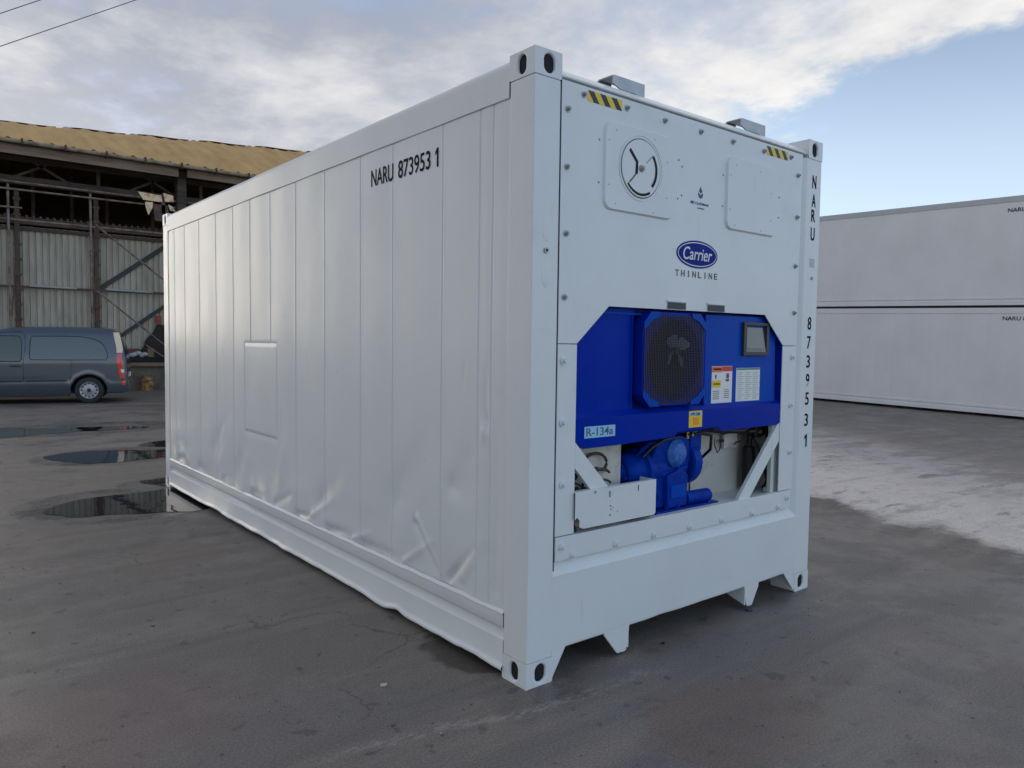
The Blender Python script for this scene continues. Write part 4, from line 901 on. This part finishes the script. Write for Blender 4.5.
# ------------------------------------------------------------------ open shed
def build_shed():
    S = thing('storage_shed', (0, 23, 0), label='old open fronted shed with tan roof, rusty frame and grey corrugated wall', cat='shed')
    inv = Matrix.Translation((0, -23, 0))
    X0, X1 = -1.6, 26.0
    def put(mb, nm, m, sm=None, par=S):
        bmesh.ops.transform(mb.bm, matrix=inv, verts=mb.bm.verts); return mb.build(nm, m, par, sm)
    ROOFM = mat('tan_roof', (.55, .335, .125), .8, col2=(.40, .24, .085), thr=(.38, .66), vscale=1.3, bump=.006, bscale=5, stretch=(1.6, .5, 1))
    P = []; xs = [X0-.3+i*.1 for i in range(int((X1-X0+.6)/.1)+1)]
    def ridge(x):
        ph = (x-1.9)/2.05; fr = ph-math.floor(ph)
        return 8.20+.076*(x)+.022*math.sin(2*PI*(fr+.05))
    for x in xs:
        row = []
        for j in range(11):
            t = j/10; z = 6.78*(1-t)+ridge(x)*t; z += (.045 if round((x-X0+.3)/.1) % 5 == 0 else 0)+.16*math.sin(PI*t)+.012*mnoise.noise(Vector((x*1.1, t*3, 0)))
            row.append((x, 21.35+t*4.6, z))
        P.append(row)
    mb = MB(); mb.grid(P)
    mb.grid([[(r[-1][0], r[-1][1]+.02, r[-1][2]-.02), (r[-1][0], 44, 6.6)] for r in P])
    put(mb, 'roof', ROOFM, 50)
    # loose capping sheets along the ridge with gaps
    for k in range(12):
        a = 1.9+2.05*k-1.75; b = a+1.70
        mb = MB()
        mb.grid([[(a+(b-a)*i/8, 25.85, ridge(a+(b-a)*i/8)+.01+.03*math.sin(PI*i/8)), (a+(b-a)*i/8, 25.98, ridge(a+(b-a)*i/8)+.030+.02*math.sin(PI*i/8)), (a+(b-a)*i/8, 26.35, ridge(a+(b-a)*i/8)+.02)] for i in range(9)])
        put(mb, 'ridge_cap', mat('grey_capping', (.34, .31, .26), .7))
    g = MB(); g.tube([(x, 21.28, 6.72-.0*x) for x in xs], .055, 10); g = put(g, 'gutter', GUTTER, 60)
    mb = MB(); x = X0
    while x < X1: mb = MB(); mb.box(x-.02, 21.20, 6.64, x+.02, 21.40, 6.80); put(mb, 'gutter_bracket', TIMBER); x += 1.0
    mb = MB(); mb.box(X0, 21.45, 6.42, 4.36, 21.56, 6.68); put(mb, 'fascia', FASCIA)
    mb = MB(); mb.box(4.62, 21.45, 6.45, X1, 21.56, 6.68); put(mb, 'fascia', FASCIA)
    # posts carrying the eaves
    for x in (-1.3, 4.55, 10.4, 16.2, 22.0):
        mb = MB(); mb.box(x-.13, 21.8, .0, x+.13, 22.1, 6.65, .01); put(mb, 'post', TIMBER)
    # truss : top chord, lower chord, webs
    mb = MB(); mb.box(X0, 22.4, 6.42, X1, 22.55, 6.56); mb.box(X0, 22.4, 5.80, X1, 22.58, 6.02); put(mb, 'beam', TIMBER)
    for i, x in enumerate([X0+.4+1.45*k for k in range(19)]):
        mb = MB(); mb.bar((x, 22.46, 5.95), (x+(1.0 if i % 2 else -1.0), 22.46, 6.5), .07, .06, up=(0, 1, 0)); put(mb, 'truss_web', TIMBER)
        if i % 2 == 0:
            mb = MB(); mb.box(x+.65, 22.42, 5.9, x+.74, 22.50, 6.5); put(mb, 'truss_web', TIMBER)
    # corrugated wall, trapezoid sheet
    P = []; x = X0; p = .165
    while x < X1:
        for dx, dy in ((0, 0), (.10, 0), (.115, .035), (.150, .035)): P.append([(x+dx, 22.96+dy, 1.0), (x+dx, 22.96+dy, 3.0), (x+dx, 22.96+dy, 4.72)])
        x += p
    CORR = mat('grey_corrugated_steel', (.46, .41, .325), .6, .0, col2=(.29, .255, .20), thr=(.38, .70), vscale=2.2, bump=.003, bscale=8, stretch=(2.5, 1, .35))
    mb = MB(); mb.grid(P); put(mb, 'corrugated_wall', CORR)
    mb = MB(); mb.box(X0, 22.90, 4.60, X1, 23.02, 4.70); mb.box(X0, 22.85, 4.76, X1, 23.05, 4.98, .02); put(mb, 'rusty_rail', RUST)
    mb = MB(); x = X0
    while x < X1:
        mb.box(x, 22.80, 4.86, x+.06, 23.1, 5.02); x += .17
    put(mb, 'rusty_deck_edge', RUST)
    mb = MB(); mb.cyl((X0, 22.2, 4.79), (X1, 22.2, 4.79), .035, n=10); put(mb, 'scaffold_tube', PIPE, 40)
    for z, a, b in ((5.78, X0, X1), (5.58, X0, X1)):
        mb = MB(); mb.cyl((a, 22.0, z), (b, 22.0, z), .028, n=10); put(mb, 'scaffold_tube', PIPE, 40)
    mb = MB(); mb.cyl((X0, 22.0, 5.07), (.45, 22.0, 5.09), .025, n=10); put(mb, 'scaffold_tube', PIPE, 40)
    for x in (.14, 2.12, 6.1, 8.1, 12.0, 14.0, 18.0, 20.0, 24.0):
        mb = MB(); mb.cyl((x, 22.1, .9), (x, 22.1, 5.72), .035, n=10); put(mb, 'scaffold_post', PIPE, 40)
        mb = MB(); mb.box(x+.20, 22.72, .9, x+.32, 22.86, 5.72, .005)
        z = 1.2
        while z < 5.6: mb.box(x+.17, 22.70, z, x+.35, 22.72, z+.07); z += .42
        put(mb, 'wall_column', RUST)
        mb = MB(); mb.bar((x+.24, 22.3, 4.7), (x-.02, 22.3, 1.2), .03, .03); put(mb, 'brace_rod', RUST)
    mb = MB(); mb.cyl((2.25, 22.15, 4.85), (4.6, 22.2, 2.98), .028, n=8); put(mb, 'brace_rod', PIPE, 40)
    mb = MB(); mb.cyl((2.25, 22.15, 2.95), (4.2, 22.2, 1.3), .022, n=8); put(mb, 'brace_rod', PIPE, 40)
    mb = MB(); mb.bar((2.43, 22.9, 3.02), (4.75, 22.9, 4.80), .13, .03, up=(0, 1, 0)); put(mb, 'dark_diagonal', mat('dark_grey', (.045, .045, .042), .7)); mb = MB(); mb.bar((2.7, 22.9, 1.4), (4.75, 22.9, 2.95), .11, .03, up=(0, 1, 0)); put(mb, 'dark_diagonal', MATS['dark_grey'])  # two dark diagonals laid across the corrugated wall
    mb = MB(); mb.box(X0, 22.74, 2.965, X1, 22.80, 3.03); put(mb, 'wall_girt', RUST)
    for a, b in ((.66, 1.84), (2.6, 3.92), (6.5, 8)):
        mb = MB(); mb.cyl((a, 22.70, 3.03), (b, 22.70, 3.01), .035, n=10); put(mb, 'pale_tube', mat('pale_tube_paint', (.42, .41, .37), .5, var=.3), 40)
    # inside : upper floor, back wall, end walls, clutter
    mb = MB(); mb.box(X0, 23.05, 4.8, X1, 40, 4.9); mb.box(X0, 40, 0, X1, 40.2, 6.7); put(mb, 'back_wall', TIMBER)
    for x in (X0, X1-.1):
        mb = MB(); mb.prism([(22.6, .0), (22.6, 6.3), (26, 8.25 if x < 0 else 9.4), (40, 6.7), (40, 0)], 0, x, x+.1); put(mb, 'end_wall', CORR)
    for k in range(9):
        x = .9+k*1.1; mb = MB(); mb.box(x, 24+.6*(k % 3), 4.9, x+.09, 24.1+.6*(k % 3), 6.6); put(mb, 'inner_post', TIMBER)
    # loading dock
    CONC = mat('dirty_concrete', (.17, .145, .11), .85, col2=(.09, .075, .06), thr=(.4, .62), vscale=2.2, bump=.01, bscale=12)
    mb = MB(); mb.box(X0, 22.50, -.05, X1, 40, .72); put(mb, 'loading_dock', CONC)
    mb = MB(); mb.box(X0, 22.36, .725, X1, 22.9, .84, .01); put(mb, 'dock_edge', FASCIA)
    mb = MB(); mb.box(X0, 22.46, .845, X1, 22.9, .995); put(mb, 'dock_kickboard', DARK)
    # added boards for the bright gaps under the roof, sunlight put in their colour
    SUNLIT_BOARD = mat('sunlit_board', (.82, .62, .40), .7, col2=(.5, .30, .15), thr=(.5, .62), vscale=7)
    q = lambda P: [(-2.18+(x+2.18)*.939, 1.59+(z-1.59)*.939) for x, z in P]
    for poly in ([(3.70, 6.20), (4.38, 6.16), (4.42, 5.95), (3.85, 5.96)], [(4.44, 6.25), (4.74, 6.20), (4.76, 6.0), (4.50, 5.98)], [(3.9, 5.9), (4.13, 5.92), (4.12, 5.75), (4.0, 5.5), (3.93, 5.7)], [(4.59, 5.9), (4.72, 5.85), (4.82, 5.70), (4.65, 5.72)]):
        mb = MB(); mb.prism(q(poly), 1, 21.90, 21.93); put(mb, 'sunlit_gap_board', SUNLIT_BOARD)
    for poly in ([(4.38, 6.22), (4.50, 6.22), (4.52, 5.6), (4.40, 5.6)], [(4.14, 5.88), (4.6, 5.86), (4.62, 5.35), (4.2, 5.35)]):
        mb = MB(); mb.prism(q(poly), 1, 21.94, 21.97); put(mb, 'rusty_sheet', RUST)
    return S
build_shed()

def build_dock_things():
    # heap, bundle, sack, drum, red box
    mb = MB(); mb.box(4.0, 22.75, 2.02, 4.16, 22.86, 2.30, .02); o = mb.build('fuse_box', mat('red_enamel', (.35, .06, .04), .5, var=.3, vscale=12)); tag(o, 'faded red box fixed high on the shed wall beside the container edge', 'fuse box')
    DT = mat('dark_tarpaulin', (.03, .024, .022), .8, var=.4, vscale=6)
    mb = MB(); P = []
    for i in range(13):
        h = i/12
        r = .52*(1-h)**.6+.10 if h < .55 else .32*(1-(h-.55)/.55)+.05
        P.append([(4.15+(r*(1+.25*mnoise.noise(Vector((math.cos(a)*1.4, math.sin(a)*1.4, h*4)))))*math.cos(a), 22.85+.42*r*math.sin(a), .96+1.05*h) for a in [2*PI*k/20 for k in range(21)]])
    mb.grid(P); mb.bm.faces.new([mb.bm.verts.new(p) for p in P[-1][:-1]]); o = mb.build('covered_heap', DT, smooth=60); tag(o, 'tall heap under dark brown tarpaulin on the dock at the container edge', 'covered heap')
    WT = mat('bare_plank', (.28, .18, .11), .7, var=.3, vscale=6, stretch=(.3, 3, 3))
    mb = MB(); mb.bar((3.62, 22.40, 1.38), (4.12, 22.42, 1.02), .07, .03); o = mb.build('plank', WT); tag(o, 'brown plank leaning against the dark heap on the dock', 'plank')
    mb = MB()
    for i in range(5): mb.ball((3.28+.09*i, 22.66+.03*(i % 2), 1.06+.03*(i % 3)), (.10, .12, .075))
    o = mb.build('plastic_sack', mat('white_sack', (.5, .52, .55), .5, var=.35, vscale=9), smooth=60); tag(o, 'crumpled white plastic sack lying on the dock behind the van', 'sack')
    mb = MB(); mb.box(2.95, 22.76, 1.0, 3.55, 22.90, 1.26, .03); o = mb.build('crate', mat('dark_red_crate', (.14, .03, .03), .6, var=.3, vscale=5)); tag(o, 'dark red crate standing behind the white sack on the dock', 'crate')
    mb = MB(); mb.box(3.72, 22.60, 1.0, 3.90, 22.72, 1.28, .02); o = mb.build('crate', WT); tag(o, 'small tan box on the dock just left of the dark heap', 'box')
    D = thing('drum', (3.57, 22.1, 0), label='small rusty yellow drum standing on the ground in front of the dock', cat='drum')
    RM = mat('rusty_yellow_drum', (.36, .20, .06), .6, col2=(.13, .06, .03), thr=(.45, .6), vscale=7)
    mb = MB(); mb.lathe([(.0, .0), (.165, .0), (.175, .01), (.172, .14), (.182, .15), (.172, .16), (.172, .30), (.182, .31), (.172, .32), (.17, .44), (.178, .45), (.16, .44), (0, .435)], (0, 0, 0), (0, 0, 1), 32); mb.build('drum_body', RM, D, 40)
    mb = MB(); mb.cyl((.09, 0, .43), (.09, 0, .45), .02, n=12); mb.build('bung', BLACK, D)
build_dock_things()

# ------------------------------------------------------------------ van
def build_van():
    yaw = R(-75)
    # local x = forward, local y = left of van ; the side nearest the camera is y = +0.90 (van faces left)
    fx, fy = math.sin(yaw), math.cos(yaw)
    rz = math.atan2(fy, fx)
    left = Vector((-fy, fx, 0))
    # the wheel contact measured on the near side
    V = thing('panel_van', (0, 0, 0), label='dark blue grey panel van parked side on in front of the shed', cat='van')
    near = 1 if left.dot(CAM-Vector((1.35, 18, 0))) > 0 else -1
    V.location = Vector((1.35, 18.0, 0))-left*near*.80; V.rotation_euler = (0, 0, rz)
    PAINT = mat('blue_grey_metallic', (.070, .090, .108), .22, .35, coat=.7, var=.1); GL = mat('van_glass', (.055, .075, .062), .06, coat=.5); GLW = mat('panel_window', (.095, .12, .125), .12, coat=.5)
    HW = .90
    def interp(x, t):
        for (a, b), (c, d) in zip(t[:-1], t[1:]):
            if a <= x <= c: return b+(d-b)*(x-a)/(c-a)
        return t[0][1] if x < t[0][0] else t[-1][1]
    TOP = [(-.81, 1.62), (-.76, 1.715), (-.68, 1.765), (-.5, 1.795), (-.2, 1.82), (.4, 1.83), (1.2, 1.815), (1.6, 1.79), (1.95, 1.73), (2.2, 1.62), (2.75, 1.15), (2.9, 1.08), (3.2, .98), (3.38, .86), (3.45, .70)]
    def zbot(x):
        z = .19
        for cx in (.03, 2.72):
            d = abs(x-cx)
            if d < .385: z = max(z, .305+math.sqrt(.385**2-d*d))
        if x < -.36: z = .26
        return z
    def yside(x, z):
        y = HW
        if z > 1.0: y -= .17*((z-1.0)/.8)**1.25
        if z < .5: y -= .05*((.5-z)/.3)**2
        y -= .006*math.exp(-((z-.56)/.03)**2)
        if z > 1.66: y -= .9*(z-1.66)**1.6
        for e, s in ((x+.81, 1), (3.45-x, 1)):
            R_ = .16 if x < 1 else .5
            if e < R_: y -= (.10 if x < 1 else .28)*(1-math.sqrt(max(0, 1-(1-e/R_)**2)))
        for cx in (.03, 2.72):
            d = math.hypot(x-cx, z-.305)
            if .38 < d < .46 and z > .3: y += .012*math.sin(PI*(d-.38)/.08)
        return y
    def xadj(x, z):
        s = interp(z, [(.1, .06), (.30, .0), (.55, .0), (1.0, .03), (1.4, .10), (1.72, .19), (1.9, .24)])
        k = max(0, 1-(x+.81)/.55); return x+s*k
    xs = sorted(set([-.81, -.80, -.785, -.76, -.73, -.69]+[round(-.65+.05*i, 3) for i in range(81)]+[round(c+.385*math.cos(R(a)), 3) for c in (.03, 2.72) for a in range(0, 181, 9)]+[3.38, 3.41, 3.43, 3.445, 3.45]))
    body = MB(); NT = 26
    for s in (1, -1):
        body.grid([[(xadj(x, z), s*yside(x, z), z) for z in [zbot(x)+(interp(x, TOP)-zbot(x))*t/NT for t in range(NT+1)]] for x in xs])
    roof = [[(xadj(x, interp(x, TOP)), yside(x, interp(x, TOP))*k/8, interp(x, TOP)+.035*(1-(k/8)**2)) for k in range(-8, 9)] for x in xs]; body.grid(roof)
    for xe in (xs[0], xs[-1]): body.grid([[(xadj(xe, z), yside(xe, z)*k/8*1.0, z) for k in range(-8, 9)] for z in [zbot(xe)+(interp(xe, TOP)-zbot(xe))*t/NT for t in range(NT+1)]])
    bmesh.ops.remove_doubles(body.bm, verts=body.bm.verts, dist=.001); body.build('body', PAINT, V, 40)
    mb = MB(); mb.box(-.70, -.78, .24, 3.3, .78, .30); mb.box(-.36, -.62, .3, .42, .62, .95); mb.box(2.33, -.62, .3, 3.1, .62, .85); mb.build('underbody', DARK, V)
    def patch(nm, rows, m, off, side, par=V):
        """rows: (z, xmin, xmax)"""
        mb = MB(); mb.grid([[(xadj(a+(b-a)*k/10, z), side*(yside(a+(b-a)*k/10, z)+off), z) for k in range(11)] for (z, a, b) in rows]); return mb.build(nm, m, par, 60)
    def line(nm, pts, w, m, side, off=.001, par=V):
        mb = MB()
        mb.tube([(xadj(x, z), side*(yside(x, z)+off), z) for x, z in pts], w, 5); return mb.build(nm, m, par)
    for s in (1, -1):
        rear = [(1.055, 1.22, -.34), (1.09, 1.235, -.38), (1.2, 1.235, -.375), (1.3, 1.23, -.345), (1.4, 1.225, -.29), (1.48, 1.22, -.20), (1.54, 1.215, -.08), (1.58, 1.21, .06), (1.60, 1.20, .2)]
        w1 = patch('side_window', rear, GLW, .004, s)
        line('window_seal', [(1.22, 1.055), (1.24, 1.1), (1.24, 1.3), (1.23, 1.5), (1.20, 1.60), (.6, 1.61), (.2, 1.605), (-.08, 1.55), (-.22, 1.48), (-.31, 1.38), (-.37, 1.25), (-.385, 1.12), (-.34, 1.05), (.4, 1.045), (1.22, 1.05)], .010, BLACK, s, .002, w1)
        front = [(1.02, 1.44, 2.58), (1.08, 1.41, 2.60), (1.3, 1.41, 2.42), (1.5, 1.42, 2.18), (1.57, 1.44, 2.06), (1.60, 1.48, 1.98)]
        w2 = patch('door_window', front, GL, .004, s); line('window_seal', [(1.44, 1.01), (1.40, 1.06), (1.40, 1.5), (1.45, 1.60), (1.98, 1.61), (2.2, 1.5), (2.6, 1.08), (2.58, 1.01), (1.44, 1.01)], .010, BLACK, s, .002, w2)
        dr = line('door_gap', [(1.36, .22), (1.37, .6), (1.37, 1.0), (1.33, 1.3), (1.34, 1.6), (1.42, 1.70), (1.9, 1.68)], .006, DARK, s, 0)
        line('door_gap', [(2.38, .70), (2.42, .9), (2.5, 1.0)], .006, DARK, s, 0); line('door_gap', [(.42, .56), (.40, .95), (.38, 1.04)], .004, DARK, s, 0)
        mb = MB(); mb.bar((1.42, s*(HW+.012), .90), (1.62, s*(HW+.012), .90), .03, .03, .008); mb.build('door_handle', BLACK, V, 40)
        line('rub_strip', [(.50, .555), (.9, .55), (1.34, .545)], .022, BLACK, s, -.004); line('rub_strip', [(1.40, .545), (1.9, .54), (2.30, .535)], .022, BLACK, s, -.004)
        line('sill_trim', [(.44, .215), (1.3, .205), (2.3, .205)], .035, BLACK, s, -.02)
        mb = MB(); mb.box(2.42, s*(HW-.02) if s > 0 else -(HW+.16), 1.05, 2.52, (HW+.16) if s > 0 else -(HW-.02), 1.23, .03); mb.build('mirror', BLACK, V, 50)
        # wheel arch trim
        line('arch_trim', [(.03+.395*math.cos(R(a)), .305+.395*math.sin(R(a))) for a in range(175, 0, -8)], .012, BLACK, s, -.006)
        # tail lamps : upper lens coloured with the pillar's golden glare, red middle, red foot
        GLARE_LENS = mat('glare_lens', (.72, .60, .40), .15, coat=.8); RL = mat('red_lens', (.75, .030, .025), .15, coat=.8)
        def lamp(nm, zs, m, par=V):
            mb = MB(); P = []
            for z in zs:
                wd = interp(z, [(.45, .09), (.8, .11), (1.15, .12), (1.3, .16), (1.5, .18), (1.75, .20)]); row = []; of = interp(z, [(.45, .05), (.7, .085), (1.1, .10), (1.3, .03), (1.75, 0)])
                for k in range(7):
                    x = -.812+of+wd*(1-k/6); row.append((xadj(x, z), s*(yside(x, z)+.006), z))
                P.append(row)
            mb.grid(P); return mb.build(nm, m, par, 60)
        tl = lamp('tail_lamp', [.60+.05*i for i in range(13)], RL); lamp('glare_upper_lens', [1.225+.045*i for i in range(12)], GLARE_LENS, tl)
        patch('reverse_lens', [(.74, -.68, -.74), (.78, -.67, -.74), (.82, -.67, -.74)], STW, .010, s, tl)
        lamp('bumper_reflector', [.44+.03*i for i in range(4)], RL)
    # rear door : window, plate, bumper
    mb = MB(); mb.grid([[(xadj(-.81, z)-.006, y, z) for y in (-.58, 0, .58)] for z in (1.12, 1.25, 1.38, 1.5, 1.58)]); mb.build('rear_window', GL, V)
    mb = MB(); mb.box(-.835, -.80, .30, -.76, .80, .56, .03); mb.build('rear_bumper', PAINT, V, 40)
    mb = MB(); mb.box(-.820, -.26, .62, -.806, .26, .73); mb.build('number_plate', STW, V)
    mb = MB(); mb.box(3.40, -.7, .28, 3.47, .7, .5, .03); mb.build('front_bumper', BLACK, V, 40)
    mb = MB(); mb.grid([[(x, y, interp(x, TOP)+.04*(1-(y/.8)**2)+.006) for y in (-.62, -.3, 0, .3, .62)] for x in (2.24, 2.4, 2.6, 2.72)]); mb.build('windscreen', GL, V)
    for s in (1, -1): mb = MB(); mb.ball((3.24, s*.66, .80), (.16, .12, .09)); mb.build('headlight', mat('headlamp_glass', (.5, .52, .55), .1, coat=1), V, 60)
    # wheels
    TY = MB().lathe([(.20, -.10), (.27, -.105), (.305, -.09), (.318, -.05), (.318, .05), (.305, .09), (.27, .105), (.20, .10)], (0, 0, 0), (0, 1, 0), 48)
    first = None
    for cx in (.03, 2.72):
        for s in (1, -1):
            mb = MB(); mb.lathe([(.20, -.10), (.27, -.105), (.305, -.09), (.318, -.05), (.318, .05), (.305, .09), (.27, .105), (.20, .10)], (0, 0, 0), (0, 1, 0), 48)
            w = mb.build('wheel', RUBBER, V, 40); w.location = (cx, s*.785, .318)
            mb = MB(); mb.lathe([(.205, .098), (.200, .112), (.188, .108), (.150, .088), (.115, .096), (.07, .102), (.05, .116), (0, .118)], (0, 0, 0), (0, s, 0), 48); mb.build('rim', mat('wheel_silver', (.35, .36, .37), .4, .4), w, 40)
            mb = MB()
            for k in range(12): a = 2*PI*k/12; mb.cyl((.165*math.cos(a), s*.090, .165*math.sin(a)), (.165*math.cos(a), s*.105, .165*math.sin(a)), .021, n=10)
            mb.build('rim_holes', BLACK, w); mb = MB(); mb.cyl((0, s*.112, 0), (0, s*.122, 0), .045, n=20, bev=.004); mb.build('hub_cap', BLACK, w, 40)
    TY.bm.free()
    return V
build_van()

# ------------------------------------------------------------------ overhead cables
def cable(p0, p1, sag, r, lab):
    mb = MB(); p0, p1 = Vector(p0), Vector(p1)
    mb.tube([p0.lerp(p1, i/30)-Vector((0, 0, 4*sag*(i/30)*(1-i/30))) for i in range(31)], r, 6)
    tag(mb.build('overhead_cable', mat('weathered_cable', (.16, .16, .17), .6)), lab, 'cable', 'overhead cables')
cable((-8.0, 22, 4.77), (12, 22, 18.16), .0, .012, 'upper short overhead cable across the top left corner of the sky')
cable((-8.0, 22, 4.07), (20, 22, 22.3), .0, .012, 'lower longer overhead cable across the top left of the sky')

# ------------------------------------------------------------------ grit and small litter on the yard
def build_litter():
    random.seed(11); mb = MB()
    for i in range(520):
        a = random.uniform(R(2), R(78)); d = random.uniform(1.6, 11)**1.0; x = CAM.x+d*math.sin(a); y = CAM.y+d*math.cos(a)
        if -.1 < x < 2.5 and -.05 < y < 6.1: continue
        r = random.uniform(.002, .006)*(1 if random.random() < .93 else 2)
        t = bmesh.new(); bmesh.ops.create_icosphere(t, subdivisions=1, radius=r)
        for v in t.verts: v.co = Vector((v.co.x*random.uniform(.7, 1.4)+x, v.co.y*random.uniform(.7, 1.4)+y, v.co.z*.5+zg(x, y)+.001))
        mb._merge(t)
    o = mb.build('gravel', mat('grit', (.11, .10, .09), .8, var=.4, vscale=3)); tag(o, 'scattered grit on the asphalt', kind='stuff')
    def chip(x, y, s, m, lab, cat):
        mb = MB(); n = 9; P = [(s*(.6+.4*random.random())*math.cos(2*PI*k/n), s*.7*(.6+.4*random.random())*math.sin(2*PI*k/n)) for k in range(n)]
        mb.prism(P, 2, 0, .006, .0015); o = mb.build(cat.replace(' ', '_'), m); o.location = (x, y, zg(x, y)+.001); tag(o, lab, cat)
    chip(-.49, .44, .022, mat('pale_chip', (.45, .45, .42), .7), 'pale flat stone chip on the asphalt left of the near container corner', 'stone chip')
    chip(1.74, -.02, .03, BLACK, 'small black rubber scrap on the asphalt in front of the sill', 'rubber scrap')
    chip(.93, -.03, .018, BLACK, 'tiny dark rubber crumb on the asphalt before the sill foot', 'rubber crumb')
build_litter()
